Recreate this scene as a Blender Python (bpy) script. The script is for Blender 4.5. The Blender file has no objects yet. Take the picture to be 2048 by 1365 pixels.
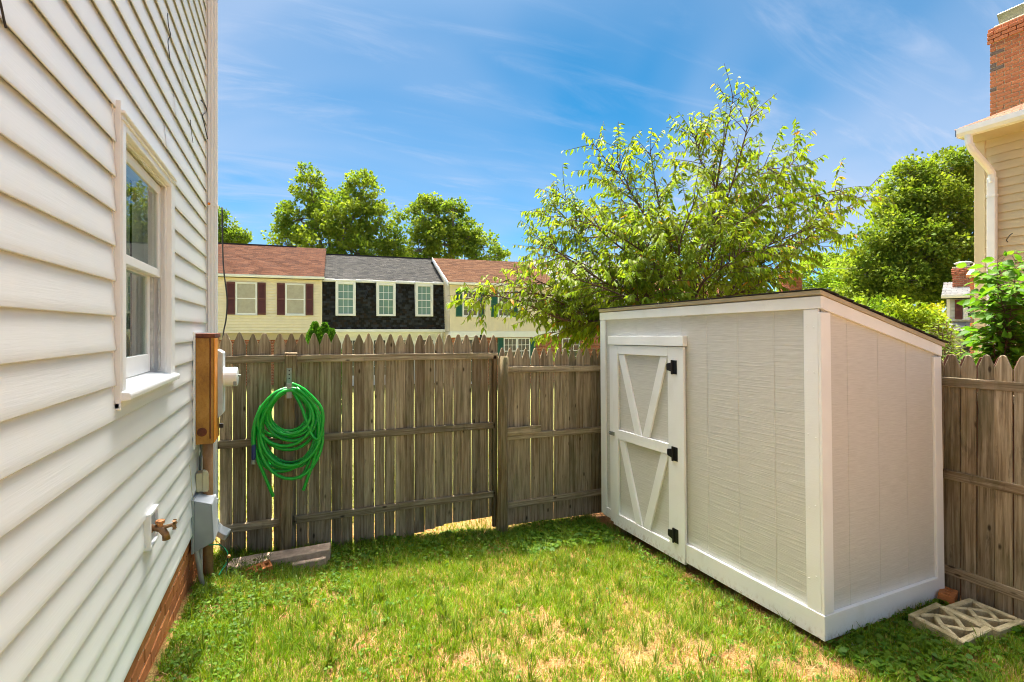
import bpy, bmesh, math, random
import numpy as np
from mathutils import Vector, Matrix, Quaternion
random.seed(11); rng = np.random.default_rng(11)
SC = bpy.context.scene; COL = SC.collection
R = math.radians

# ------------------------------------------------------------------ camera, sky, sun, exposure
YAW = R(23.73); S_, C_ = math.sin(YAW), math.cos(YAW)
FPX, CX, HY, EYE = 1014.6, 1024.0, 660.0, 2.0
cam_d = bpy.data.cameras.new('camera'); cam = bpy.data.objects.new('camera', cam_d); COL.objects.link(cam)
cam.location = (0, 0, EYE); cam.rotation_euler = (R(90), 0, -YAW)
cam_d.sensor_width = 36; cam_d.lens = FPX/2048*36; cam_d.shift_y = -22.5/2048
cam_d.clip_start = .05; cam_d.clip_end = 1500
SC.camera = cam

FILL_GLOW = 92
SUN_EL, SUN_AZ = R(70), R(5)          # azimuth from +Y (over the back fence) towards +X
world = bpy.data.worlds.new('World'); SC.world = world; world.use_nodes = True
nt = world.node_tree; nt.nodes.clear()
def wn(t): return nt.nodes.new(t)
out = wn('ShaderNodeOutputWorld'); bg = wn('ShaderNodeBackground'); bg.inputs['Strength'].default_value = .15
sky = wn('ShaderNodeTexSky'); sky.sky_type = 'NISHITA'; sky.sun_disc = False
sky.sun_elevation = SUN_EL; sky.sun_rotation = SUN_AZ; sky.air_density = .62; sky.dust_density = .0; sky.ozone_density = 4.0
hsv = wn('ShaderNodeHueSaturation'); hsv.inputs['Hue'].default_value = .479; hsv.inputs['Saturation'].default_value = 1.36; hsv.inputs['Value'].default_value = .26
nt.links.new(sky.outputs[0], hsv.inputs['Color'])
tc = wn('ShaderNodeTexCoord'); sep = wn('ShaderNodeSeparateXYZ'); nt.links.new(tc.outputs['Generated'], sep.inputs[0])
def wm(op, a, b=None):
    n = wn('ShaderNodeMath'); n.operation = op
    for i, v in enumerate((a, b)):
        if v is None: continue
        if isinstance(v, (int, float)): n.inputs[i].default_value = v
        else: nt.links.new(v, n.inputs[i])
    return n.outputs[0]
zz = wm('ADD', wm('MAXIMUM', sep.outputs[2], 0), .22)
cmb = wn('ShaderNodeCombineXYZ'); nt.links.new(wm('DIVIDE', sep.outputs[0], zz), cmb.inputs[0]); nt.links.new(wm('DIVIDE', sep.outputs[1], zz), cmb.inputs[1])
def wnoise(scale, rot, loc, detail, rough, dist, lo, hi):
    mp = wn('ShaderNodeMapping'); mp.inputs['Scale'].default_value = scale; mp.inputs['Rotation'].default_value = (0, 0, R(rot)); mp.inputs['Location'].default_value = loc
    nt.links.new(cmb.outputs[0], mp.inputs[0])
    n = wn('ShaderNodeTexNoise'); n.inputs['Scale'].default_value = 1; n.inputs['Detail'].default_value = detail; n.inputs['Roughness'].default_value = rough; n.inputs['Distortion'].default_value = dist
    nt.links.new(mp.outputs[0], n.inputs['Vector'])
    r = wn('ShaderNodeMapRange'); r.inputs['From Min'].default_value = lo; r.inputs['From Max'].default_value = hi; r.interpolation_type = 'SMOOTHSTEP'
    nt.links.new(n.outputs[0], r.inputs['Value']); return r.outputs[0]
veil = wnoise((.55, .75, 1), 20, (10.78, 5.78, 0), 4, .5, .6, .27, .64)
wisp = wnoise((1.1, 5.2, 1), 28, (.6, 13.07, 0), 9, .62, 1.2, .47, .80)
cl = wm('MINIMUM', wm('ADD', wm('MULTIPLY', veil, .74), wm('MULTIPLY', wm('MULTIPLY', wisp, .42), wm('ADD', veil, .30))), .92)
mixc = wn('ShaderNodeMix'); mixc.data_type = 'RGBA'
nt.links.new(cl, mixc.inputs['Factor']); nt.links.new(hsv.outputs[0], mixc.inputs['A']); mixc.inputs['B'].default_value = (.86, .99, 1.27, 1)
# added glow round the sun, above the view, to fill the shade
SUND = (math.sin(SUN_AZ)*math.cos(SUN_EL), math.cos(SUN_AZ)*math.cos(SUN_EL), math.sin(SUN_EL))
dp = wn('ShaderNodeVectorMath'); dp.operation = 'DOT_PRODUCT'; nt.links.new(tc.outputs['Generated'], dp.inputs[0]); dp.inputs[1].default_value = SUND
sun_fill = wm('MULTIPLY', wm('POWER', wm('MAXIMUM', dp.outputs['Value'], 0), 30), FILL_GLOW)
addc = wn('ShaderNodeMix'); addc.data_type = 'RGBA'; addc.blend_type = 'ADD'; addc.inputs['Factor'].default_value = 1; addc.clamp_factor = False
ac = wn('ShaderNodeVectorMath'); ac.operation = 'SCALE'; ac.inputs[0].default_value = (1, .965, .90); nt.links.new(sun_fill, ac.inputs['Scale'])
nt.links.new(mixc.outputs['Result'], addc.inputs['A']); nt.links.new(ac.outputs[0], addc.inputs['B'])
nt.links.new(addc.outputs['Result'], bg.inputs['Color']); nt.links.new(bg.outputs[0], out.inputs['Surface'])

sun_d = bpy.data.lights.new('sun', 'SUN'); sun = bpy.data.objects.new('sun', sun_d); COL.objects.link(sun)
sun_d.energy = 2.1; sun_d.angle = R(.53); sun_d.color = (1, .94, .83)
sdir = Vector((math.sin(SUN_AZ)*math.cos(SUN_EL), math.cos(SUN_AZ)*math.cos(SUN_EL), math.sin(SUN_EL)))
sun.rotation_euler = sdir.to_track_quat('Z', 'Y').to_euler(); sun.location = (0, 10, 30)
vs = SC.view_settings; vs.view_transform = 'Standard'; vs.look = 'None'; vs.gamma = 1; vs.exposure = 2.35; vs.use_curve_mapping = False
SC.render.engine = 'CYCLES'; SC.cycles.use_denoising = True; SC.cycles.filter_width = 1.05; SC.cycles.max_bounces = 8; SC.cycles.transparent_max_bounces = 12

# ------------------------------------------------------------------ where things stand: sight lines of the photograph cut with real planes
def ray(px, py):
    u = (px-CX)/FPX; return Vector((S_+u*C_, C_-u*S_, (HY-py)/FPX))
EYEV = Vector((0, 0, EYE))
def onX(px, py, X): r = ray(px, py); return EYEV + r*(X/r.x)
def onY(px, py, Y): r = ray(px, py); return EYEV + r*(Y/r.y)
def onZ(px, py, z): r = ray(px, py); return EYEV + r*((z-EYE)/r.z)
def onD(px, py, d): return EYEV + ray(px, py)*d
def lerp(a, b, t): return a+(b-a)*t
GA = ([-1.2, -.6, .58, 1.93, 3.0, 4.3, 9], [.2, .19, .08, -.01, -.04, -.02, -.05])
GB = ([-1.2, -.6, 1.0, 3.0, 4.3, 9], [.10, .10, .06, .045, .045, .02])
def ground_z(x, y):
    x = np.asarray(x, float); y = np.asarray(y, float)
    a = np.interp(x, *GA); b = np.interp(x, *GB)
    z = a + b*np.clip(4.6-y, 0, 5)
    far = np.clip((y-4.9)/14, 0, 1)
    z = z - far*.75
    return z + .012*np.sin(3.1*x+1.7*y)*np.cos(2.3*y-1.1*x) + .006*np.sin(9*x)*np.cos(8*y)

# ------------------------------------------------------------------ object helpers
def thing(name, label, cat, loc=(0, 0, 0), rz=0, group=None, rot=None):
    o = bpy.data.objects.new(name, None); COL.objects.link(o); o.empty_display_size = .2
    o.location = loc; o.rotation_euler = rot or (0, 0, rz)
    o['label'] = label; o['category'] = cat
    if group: o['group'] = group
    return o
def tag(o, label, cat, group=None):
    o['label'] = label; o['category'] = cat
    if group: o['group'] = group
    return o
def mat_of(o):
    return Matrix.Translation(o.location) @ o.rotation_euler.to_matrix().to_4x4()
def link(name, me, parent=None, m=None, world=False, loc=None, rot=None, stuff=False):
    o = bpy.data.objects.new(name, me); COL.objects.link(o)
    if m is not None and me is not None and not me.materials: me.materials.append(m)
    if parent is not None:
        o.parent = parent
        if world and parent.type == 'EMPTY': o.matrix_parent_inverse = mat_of(parent).inverted()
    if loc is not None: o.location = loc
    if rot is not None: o.rotation_euler = rot
    if stuff: o['kind'] = 'stuff'
    return o

class MB:
    """collects shapes and links them as ONE mesh"""
    def __init__(s): s.v = []; s.f = []
    def add(s, vs, fs):
        n = len(s.v); s.v += [tuple(v) for v in vs]; s.f += [tuple(i+n for i in f) for f in fs]; return s
    def box(s, a, b):
        x0, y0, z0 = (min(a[i], b[i]) for i in range(3)); x1, y1, z1 = (max(a[i], b[i]) for i in range(3))
        return s.add([(x0,y0,z0),(x1,y0,z0),(x1,y1,z0),(x0,y1,z0),(x0,y0,z1),(x1,y0,z1),(x1,y1,z1),(x0,y1,z1)],
                     [(0,3,2,1),(4,5,6,7),(0,1,5,4),(1,2,6,5),(2,3,7,6),(3,0,4,7)])
    def prism(s, poly, vec):
        """planar polygon (list of 3-vectors) pushed along vec"""
        n = len(poly); p = [Vector(q) for q in poly]; w = Vector(vec)
        return s.add(p+[q+w for q in p], [tuple(range(n))[::-1], tuple(range(n, 2*n))] + [(i, (i+1) % n, n+(i+1) % n, n+i) for i in range(n)])
    def tube(s, pts, rad, seg=8, cap=True):
        pts = [Vector(p) for p in pts]; n = len(pts)
        rad = [rad]*n if isinstance(rad, (int, float)) else list(rad)
        t = [(pts[min(i+1, n-1)]-pts[max(i-1, 0)]).normalized() for i in range(n)]
        up = Vector((0, 0, 1)) if abs(t[0].z) < .9 else Vector((1, 0, 0))
        a = t[0].cross(up).normalized(); vs = []
        for i in range(n):
            a = (a - t[i]*a.dot(t[i])).normalized(); b = t[i].cross(a)
            for k in range(seg):
                an = 2*math.pi*k/seg; vs.append(pts[i]+(a*math.cos(an)+b*math.sin(an))*rad[i])
        fs = [(i*seg+k, i*seg+(k+1) % seg, (i+1)*seg+(k+1) % seg, (i+1)*seg+k) for i in range(n-1) for k in range(seg)]
        if cap: fs += [tuple(range(seg))[::-1], tuple((n-1)*seg+k for k in range(seg))]
        return s.add(vs, fs)
    def lathe(s, prof, seg, M):
        """prof: (radius, height) along local z, M places it"""
        vs = [M @ Vector((r*math.cos(2*math.pi*k/seg), r*math.sin(2*math.pi*k/seg), h)) for r, h in prof for k in range(seg)]
        n = len(prof)
        fs = [(i*seg+k, i*seg+(k+1) % seg, (i+1)*seg+(k+1) % seg, (i+1)*seg+k) for i in range(n-1) for k in range(seg)]
        return s.add(vs, fs + [tuple(range(seg))[::-1], tuple((n-1)*seg+k for k in range(seg))])
    def mesh(s, name, bev=0, seg=1, smooth=False):
        me = bpy.data.meshes.new(name); me.from_pydata(s.v, [], s.f); me.validate()
        bm = bmesh.new(); bm.from_mesh(me); bmesh.ops.recalc_face_normals(bm, faces=bm.faces)
        if bev:
            es = [e for e in bm.edges if len(e.link_faces) == 2 and e.calc_face_angle(0) > .5]
            bmesh.ops.bevel(bm, geom=es, offset=bev, segments=seg, affect='EDGES', clamp_overlap=True)
        bm.to_mesh(me); bm.free()
        if smooth: me.polygons.foreach_set('use_smooth', [True]*len(me.polygons))
        return me
    def build(s, name, m, parent=None, bev=0, seg=1, smooth=False, **k):
        return link(name, s.mesh(name, bev, seg, smooth), parent, m, **k)

def np_mesh(name, V, faces, n, tint=None, smooth=False):
    """n copies of one face list over V (n,k,3); tint (n,3) or (n,k,3) -> colour attribute 'tint'"""
    k = V.shape[1]; me = bpy.data.meshes.new(name)
    lens = np.array([len(f) for f in faces]); flat = np.concatenate([np.array(f) for f in faces])
    loops = (flat[None, :] + (np.arange(n)*k)[:, None]).ravel()
    tot = np.tile(lens, n); start = np.concatenate([[0], np.cumsum(tot)[:-1]])
    me.vertices.add(n*k); me.vertices.foreach_set('co', V.astype(np.float32).ravel())
    me.loops.add(len(loops)); me.loops.foreach_set('vertex_index', loops.astype(np.int32))
    me.polygons.add(len(tot)); me.polygons.foreach_set('loop_start', start.astype(np.int32)); me.polygons.foreach_set('loop_total', tot.astype(np.int32))
    if smooth: me.polygons.foreach_set('use_smooth', np.ones(len(tot), bool))
    if tint is not None:
        t = np.asarray(tint, np.float32)
        if t.ndim == 2: t = np.repeat(t[:, None, :], k, 1)
        c = np.ones((n*k, 4), np.float32); c[:, :3] = t.reshape(-1, 3)
        at = me.color_attributes.new('tint', 'FLOAT_COLOR', 'POINT'); at.data.foreach_set('color', c.ravel())
    me.update(calc_edges=True)
    return me

# ------------------------------------------------------------------ materials
class N:
    def __init__(s, name):
        s.m = bpy.data.materials.new(name); s.m.use_nodes = True; s.t = s.m.node_tree
        s.b = s.t.nodes['Principled BSDF']; s.o = s.t.nodes['Material Output']; s.x = None
    def n(s, t): return s.t.nodes.new(t)
    def l(s, a, b): s.t.links.new(a, b)
    def coord(s, scale=(1, 1, 1), jitter=False, which='Object'):
        c = s.n('ShaderNodeTexCoord'); src = c.outputs[which]
        if jitter:
            oi = s.n('ShaderNodeObjectInfo'); ml = s.n('ShaderNodeVectorMath'); ml.operation = 'MULTIPLY_ADD'
            cb = s.n('ShaderNodeCombineXYZ')
            for i in range(3): s.l(oi.outputs['Random'], cb.inputs[i])
            s.l(cb.outputs[0], ml.inputs[0]); ml.inputs[1].default_value = (37, 53, 71); s.l(src, ml.inputs[2]); src = ml.outputs[0]
        mp = s.n('ShaderNodeMapping'); mp.inputs['Scale'].default_value = scale; s.l(src, mp.inputs[0]); return mp.outputs[0]
    def noise(s, vec, scale=1, detail=4, rough=.55, dist=0):
        n = s.n('ShaderNodeTexNoise'); n.inputs['Scale'].default_value = scale; n.inputs['Detail'].default_value = detail
        n.inputs['Roughness'].default_value = rough; n.inputs['Distortion'].default_value = dist; s.l(vec, n.inputs['Vector']); return n.outputs[0]
    def rng(s, v, a, b, c=0, d=1):
        r = s.n('ShaderNodeMapRange'); r.inputs[1].default_value = a; r.inputs[2].default_value = b; r.inputs[3].default_value = c; r.inputs[4].default_value = d
        s.l(v, r.inputs[0]); return r.outputs[0]
    def math(s, op, a, b):
        n = s.n('ShaderNodeMath'); n.operation = op
        for i, v in enumerate((a, b)):
            if isinstance(v, (int, float)): n.inputs[i].default_value = v
            else: s.l(v, n.inputs[i])
        return n.outputs[0]
    def mix(s, f, a, b, mode='MIX'):
        n = s.n('ShaderNodeMix'); n.data_type = 'RGBA'; n.blend_type = mode
        for k, v in (('Factor', f), ('A', a), ('B', b)):
            i = n.inputs[k] if k == 'Factor' else [q for q in n.inputs if q.name == k and q.type == 'RGBA'][0]
            if isinstance(v, (int, float)): i.default_value = v
            elif isinstance(v, tuple): i.default_value = (*v[:3], 1)
            else: s.l(v, i)
        return [q for q in n.outputs if q.type == 'RGBA'][0]
    def ramp(s, f, stops):
        n = s.n('ShaderNodeValToRGB'); e = n.color_ramp.elements
        while len(e) < len(stops): e.new(.5)
        for i, (p, c) in enumerate(stops): e[i].position = p; e[i].color = (*c, 1)
        s.l(f, n.inputs[0]); return n.outputs[0]
    def rand(s): return s.n('ShaderNodeObjectInfo').outputs['Random']
    def bump(s, h, dist=.002, strength=1):
        n = s.n('ShaderNodeBump'); n.inputs['Strength'].default_value = strength; n.inputs['Distance'].default_value = dist
        s.l(h, n.inputs['Height']); s.l(n.outputs[0], s.b.inputs['Normal']); return s
    def col(s, c, rough=.5, spec=.5, metal=0):
        if isinstance(c, tuple): s.b.inputs['Base Color'].default_value = (*c, 1)
        else: s.l(c, s.b.inputs['Base Color'])
        s.b.inputs['Roughness'].default_value = rough; s.b.inputs['Specular IOR Level'].default_value = spec; s.b.inputs['Metallic'].default_value = metal
        return s
def plain(name, c, rough=.5, metal=0, var=.08, scale=30, bump=.0006, spec=.5, jitter=True):
    a = N(name); v = a.coord((scale,)*3, jitter=jitter); n = a.noise(v, 1, 5, .6)
    f = a.rng(n, .3, .7, 1-var, 1+var); cb = a.n('ShaderNodeCombineColor')
    for i in range(3): a.l(f, cb.inputs[i])
    a.col(a.mix(1, c, cb.outputs[0], 'MULTIPLY'), rough, spec, metal)
    if bump: a.bump(n, bump)
    return a.m
M = {}
def vinyl(name, c, axis, dirt=.10):
    a = N(name); sc = {'y': (160, 6, 160), 'x': (6, 160, 160)}[axis]
    g = a.noise(a.coord(sc, True), 1, 4, .6)
    big = a.noise(a.coord((.9, .9, .9)), 1, 3, .5); st = a.noise(a.coord((5, 5, .7)), 1, 4, .6)
    c1 = a.mix(a.rng(big, .3, .7, 0, dirt), c, tuple(q*k for q, k in zip(c, (.86, .82, .74))))
    c1 = a.mix(a.rng(st, .55, .8, 0, dirt), c1, tuple(q*k for q, k in zip(c, (.8, .76, .66))))
    c1 = a.mix(a.rng(a.rand(), 0, 1, 0, .06), c1, tuple(q*.9 for q in c))
    a.col(c1, .42, .4).bump(g, .0007, .8); return a.m
M['vinyl'] = vinyl('white_vinyl_siding', (.79, .785, .77), 'y')
M['tanvinyl'] = vinyl('tan_vinyl_siding', (.61, .50, .31), 'y', .15)
M['white'] = plain('white_paint', (.82, .815, .79), .38, var=.035, scale=9, bump=.0008)
M['alu'] = plain('painted_aluminium', (.80, .80, .785), .35, var=.02, scale=6, bump=.0003)
M['brush'] = None
def brushed_white():
    a = N('shed_white_trim'); g = a.noise(a.coord((14, 14, 120), True), 1, 4, .6); b = a.noise(a.coord((3, 3, 3), True), 1, 3, .5)
    c = a.mix(a.rng(b, .3, .7), (.86, .855, .84), (.80, .79, .765))
    sp = a.n('ShaderNodeSeparateXYZ'); a.l(a.coord((1, 1, 1)), sp.inputs[0]); n3 = a.noise(a.coord((38, 38, 22)), 1, 5, .7)
    splash = a.math('MULTIPLY', a.rng(sp.outputs[2], -.01, .075, 1, 0), a.rng(n3, .5, .68, 0, .75))
    c = a.mix(splash, c, (.36, .23, .12)); sm = a.noise(a.coord((5, 5, 2)), 1, 5, .65); c = a.mix(a.rng(sm, .58, .8, 0, .25), c, (.55, .50, .40))
    a.col(c, .42, .4).bump(g, .0008, .8); return a.m
M['brush'] = brushed_white()
def shed_panel():
    a = N('shed_panel_paint')
    co = a.n('ShaderNodeTexCoord').outputs['Object']
    # embossed horizontal strokes
    mp = a.n('ShaderNodeMapping'); mp.inputs['Scale'].default_value = (9, 9, 210); a.l(co, mp.inputs[0]); g = a.noise(mp.outputs[0], 1, 5, .62, .15)
    mp3 = a.n('ShaderNodeMapping'); mp3.inputs['Scale'].default_value = (2.2, 2.2, 62); a.l(co, mp3.inputs[0]); g3 = a.noise(mp3.outputs[0], 1, 2, .5)
    mp2 = a.n('ShaderNodeMapping'); mp2.inputs['Scale'].default_value = (90, 90, 260); a.l(co, mp2.inputs[0]); g2 = a.noise(mp2.outputs[0], 1, 3, .6)
    h = a.math('ADD', a.math('MULTIPLY', g, 1.0), a.math('ADD', a.math('MULTIPLY', a.rng(g3, .5, .62), .55), a.math('MULTIPLY', g2, .25)))
    base = a.mix(a.rng(g, .35, .65), (.55, .528, .48), (.645, .622, .575))
    # white over-spray above the skirt boards
    sp = a.n('ShaderNodeSeparateXYZ'); a.l(co, sp.inputs[0])
    nz = a.noise(a.coord((5, 5, 5)), 1, 4, .6)
    ov = a.math('MULTIPLY', a.rng(sp.outputs[2], .145, .235, 1, 0), a.rng(nz, .25, .6, .35, 1))
    base = a.mix(ov, base, (.77, .76, .73))
    a.col(base, .5, .35).bump(h, .0011, .8); return a.m
M['panel'] = shed_panel()
def wood(name, axis, dark=(.125, .09, .052), mid=(.285, .222, .142), light=(.43, .355, .25), algae=.55, rust=.3):
    a = N(name)
    long, cross = 2.2, 55
    sc = {'z': (cross, cross, long), 'x': (long, cross, cross), 'y': (cross, long, cross)}[axis]
    g = a.noise(a.coord(sc, True), 1, 7, .68, .35)
    g2 = a.noise(a.coord(tuple(q*3 for q in sc), True), 1, 3, .6)
    c = a.ramp(g, [(.33, dark), (.5, mid), (.66, light)])
    b = a.noise(a.coord((6, 6, 2.2), True), 1, 5, .6, .4)
    c = a.mix(a.rng(b, .50, .72, 0, algae), c, (.105, .105, .042))
    st = a.noise(a.coord((16, 16, 3.5), True), 1, 5, .65, .5)
    c = a.mix(a.rng(st, .60, .74, 0, .75), c, (.052, .042, .026))
    # knots
    vo = a.n('ShaderNodeTexVoronoi'); vo.inputs['Scale'].default_value = 1
    a.l(a.coord({'z': (13, 13, 5.5), 'x': (5.5, 13, 13), 'y': (13, 5.5, 13)}[axis], True), vo.inputs['Vector'])
    k = a.rng(vo.outputs['Distance'], .07, .16, 1, 0)
    pick = a.n('ShaderNodeSeparateColor'); a.l(vo.outputs['Color'], pick.inputs[0])
    k = a.math('MULTIPLY', k, a.rng(pick.outputs[0], .62, .66, 0, .9))
    c = a.mix(k, c, (.035, .024, .014))
    # ruddy damp wood
    rd = a.noise(a.coord((3, 3, 1.3), True), 1, 3, .5)
    c = a.mix(a.rng(rd, .52, .75, 0, rust), c, (.19, .085, .03))
    f = a.rng(a.rand(), 0, 1, .66, 1.28); cb = a.n('ShaderNodeCombineColor')
    for i in range(3): a.l(f, cb.inputs[i])
    c = a.mix(1, c, cb.outputs[0], 'MULTIPLY')
    h = a.math('ADD', g, a.math('MULTIPLY', g2, .5))
    a.col(c, .85, .2).bump(h, .004, .9); return a.m
M['picket'] = wood('weathered_picket', 'z'); M['railx'] = wood('weathered_rail', 'x', algae=.4, rust=.2); M['raily'] = wood('weathered_side_rail', 'y', algae=.6)
M['post'] = wood('weathered_post', 'z', (.10, .065, .035), (.23, .165, .095), (.34, .26, .165), .35, .5)
M['logpost'] = wood('mossy_round_post', 'z', (.06, .045, .022), (.175, .13, .07), (.30, .235, .15), .6, .5)
M['redwood'] = wood('reddish_picket', 'z', (.12, .045, .03), (.21, .09, .06), (.29, .15, .11), .15, .5)
def brick_mat(name, cols):
    a = N(name); r = a.rand(); c = a.ramp(r, cols)
    n = a.noise(a.coord((28, 28, 28), True), 1, 5, .65); n2 = a.noise(a.coord((140, 140, 140), True), 1, 3, .6)
    c = a.mix(a.rng(n, .4, .75, 0, .45), c, (.13, .055, .03)); c = a.mix(a.rng(n, .2, .42, .35, 0), c, (.50, .30, .20))
    a.col(c, .88, .2).bump(a.math('ADD', n, a.math('MULTIPLY', n2, .5)), .003, .8); return a.m
M['brick'] = brick_mat('orange_red_brick', [(0, (.44, .15, .045)), (.4, (.56, .21, .065)), (.75, (.48, .17, .055)), (1, (.38, .12, .045))])
M['cbrick'] = brick_mat('chimney_brick', [(0, (.47, .16, .075)), (.45, (.56, .21, .10)), (.84, (.49, .17, .08)), (.9, (.15, .125, .12)), (1, (.19, .14, .12))])
M['mortar'] = plain('mortar', (.58, .47, .33), .9, var=.2, scale=60, bump=.002, spec=.2)
M['concrete'] = plain('aged_concrete', (.46, .335, .245), .9, var=.30, scale=18, bump=.004, spec=.2)
def block_mat():
    a = N('mossy_concrete_block'); n = a.noise(a.coord((24,)*3, True), 1, 6, .7); n2 = a.noise(a.coord((130,)*3, True), 1, 3, .6); b = a.noise(a.coord((7,)*3, True), 1, 3, .5)
    c = a.mix(a.rng(n, .35, .7), (.56, .47, .29), (.36, .29, .15)); c = a.mix(a.rng(b, .5, .7, 0, .6), c, (.13, .115, .035))
    a.col(c, .95, .15).bump(a.math('ADD', n, a.math('MULTIPLY', n2, .7)), .006, 1); return a.m
M['block'] = block_mat()
def rust_mat(name, a0, a1, a2):
    a = N(name); n = a.noise(a.coord((9, 9, 5)), 1, 6, .65, .3); n2 = a.noise(a.coord((60,)*3), 1, 4, .6)
    c = a.ramp(n, [(.3, a0), (.5, a1), (.72, a2)]); c = a.mix(a.rng(n2, .55, .75, 0, .5), c, a0)
    a.col(c, .62, .35).bump(n2, .0012, .6); return a.m
M['rust'] = rust_mat('rusted_steel_side', (.20, .075, .016), (.40, .185, .03), (.50, .26, .06))
M['rustrim'] = rust_mat('dark_rust_rim', (.07, .015, .008), (.14, .035, .012), (.24, .07, .02))
M['orange'] = rust_mat('rust_orange_face', (.55, .16, .015), (.78, .28, .03), (.85, .38, .06))
M['rustpipe'] = rust_mat('brown_conduit', (.20, .09, .03), (.33, .175, .075), (.42, .26, .14))
M['coverblue'] = plain('pale_grey_cover', (.55, .60, .60), .4, var=.12, scale=12)
M['nid'] = plain('grey_plastic', (.33, .345, .35), .42, var=.06, scale=10); M['nidlite'] = plain('pale_grey_plastic', (.62, .64, .67), .4, var=.05, scale=10)
M['beige'] = plain('beige_plastic', (.55, .49, .30), .45, var=.08, scale=14)
M['galv'] = plain('galvanised_metal', (.25, .27, .25), .5, .6, .15, 40)
M['pvc'] = plain('grey_conduit', (.42, .39, .33), .5, var=.12, scale=20)
M['brass'] = plain('aged_brass', (.30, .17, .085), .45, .75, .2, 50); M['copper'] = plain('orange_valve_cap', (.55, .24, .09), .5, .3, .15, 40)
M['black'] = plain('black_metal', (.014, .014, .015), .4, .3, .1, 40); M['blackrub'] = plain('black_cable', (.018, .017, .016), .5, var=.1)
def hose_mat():
    a = N('green_hose'); n = a.noise(a.coord((40,)*3), 1, 4, .6)
    a.col(a.mix(a.rng(n, .35, .7), (.003, .30, .022), (.006, .42, .04)), .33, .5); return a.m
M['hose'] = hose_mat(); M['stripe'] = plain('dark_teal_stripe', (.004, .13, .085), .35, var=.1)
M['blue'] = plain('blue_grip', (.012, .022, .13), .45); M['wire'] = plain('green_wire', (.01, .30, .12), .4)
M['shing'] = plain('black_shingle_edge', (.022, .018, .017), .85, var=.3, scale=60, bump=.003)
M['drip'] = plain('tan_drip_edge', (.46, .385, .26), .55, var=.06, scale=12)
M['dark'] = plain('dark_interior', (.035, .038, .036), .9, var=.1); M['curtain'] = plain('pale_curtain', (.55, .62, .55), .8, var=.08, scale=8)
M['track'] = plain('worn_window_track', (.44, .45, .43), .5, var=.25, scale=25)
def glass_mat(name, tint=(1, 1, 1), ior=1.75):
    a = N(name); a.t.nodes.remove(a.b)
    tr = a.n('ShaderNodeBsdfTransparent'); tr.inputs[0].default_value = (*tint, 1); gl = a.n('ShaderNodeBsdfGlossy'); gl.inputs['Roughness'].default_value = .012
    fr = a.n('ShaderNodeFresnel'); fr.inputs[0].default_value = ior; mx = a.n('ShaderNodeMixShader')
    ge = a.n('ShaderNodeNewGeometry'); a.l(a.math('MULTIPLY', fr.outputs[0], a.math('SUBTRACT', 1, ge.outputs['Backfacing'])), mx.inputs[0]); a.l(tr.outputs[0], mx.inputs[1]); a.l(gl.outputs[0], mx.inputs[2]); a.l(mx.outputs[0], a.o.inputs['Surface']); return a.m
M['glass'] = glass_mat('window_glass', (.86, .93, .89), 2.2)
M['farglass'] = N('far_window_glass').col((.045, .06, .055), .06, .6).m
M['greenglass'] = N('green_curtained_glass').col((.17, .27, .215), .10, .6).m
M['blindglass'] = plain('drawn_blind_behind_glass', (.40, .36, .27), .25, var=.12, scale=5, bump=0)
def tint_mat(name, rough=.6, trans=0, bumpy=0, spec=.35, warm=(1, 1, 1), objvar=0):
    a = N(name); at = a.n('ShaderNodeAttribute'); at.attribute_name = 'tint'; c = at.outputs['Color']
    if objvar:
        f = a.rng(a.rand(), 0, 1, 1-objvar, 1+objvar); cb = a.n('ShaderNodeCombineColor')
        for i in range(3): a.l(f, cb.inputs[i])
        c = a.mix(1, c, cb.outputs[0], 'MULTIPLY')
    a.col(c, rough, spec)
    if bumpy:
        n = a.noise(a.coord((bumpy,)*3), 1, 4, .6); a.bump(n, .004, .7)
    if trans:
        tl = a.n('ShaderNodeBsdfTranslucent'); a.l(a.mix(1, c, warm, 'MULTIPLY'), tl.inputs[0]); mx = a.n('ShaderNodeMixShader'); mx.inputs[0].default_value = trans
        a.l(a.b.outputs[0], mx.inputs[1]); a.l(tl.outputs[0], mx.inputs[2]); a.l(mx.outputs[0], a.o.inputs['Surface'])
    return a.m
M['leaf'] = tint_mat('leaf', .55, .52, spec=.22, warm=(1.35, 1.3, .6), objvar=.15)
M['farleaf'] = tint_mat('tree_leaf', .65, .40, spec=.1, warm=(1.25, 1.3, .5))
M['blade'] = tint_mat('grass_blade', .5, .38, spec=.3, warm=(1.35, 1.2, .7))
M['tab'] = tint_mat('roof_shingle', .9, bumpy=60, spec=.2)
M['bark'] = plain('tree_bark', (.115, .072, .045), .85, var=.35, scale=25, bump=.006, spec=.2)
M['greybark'] = plain('grey_bark', (.20, .17, .13), .9, var=.3, scale=12, bump=.01, spec=.2)

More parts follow.
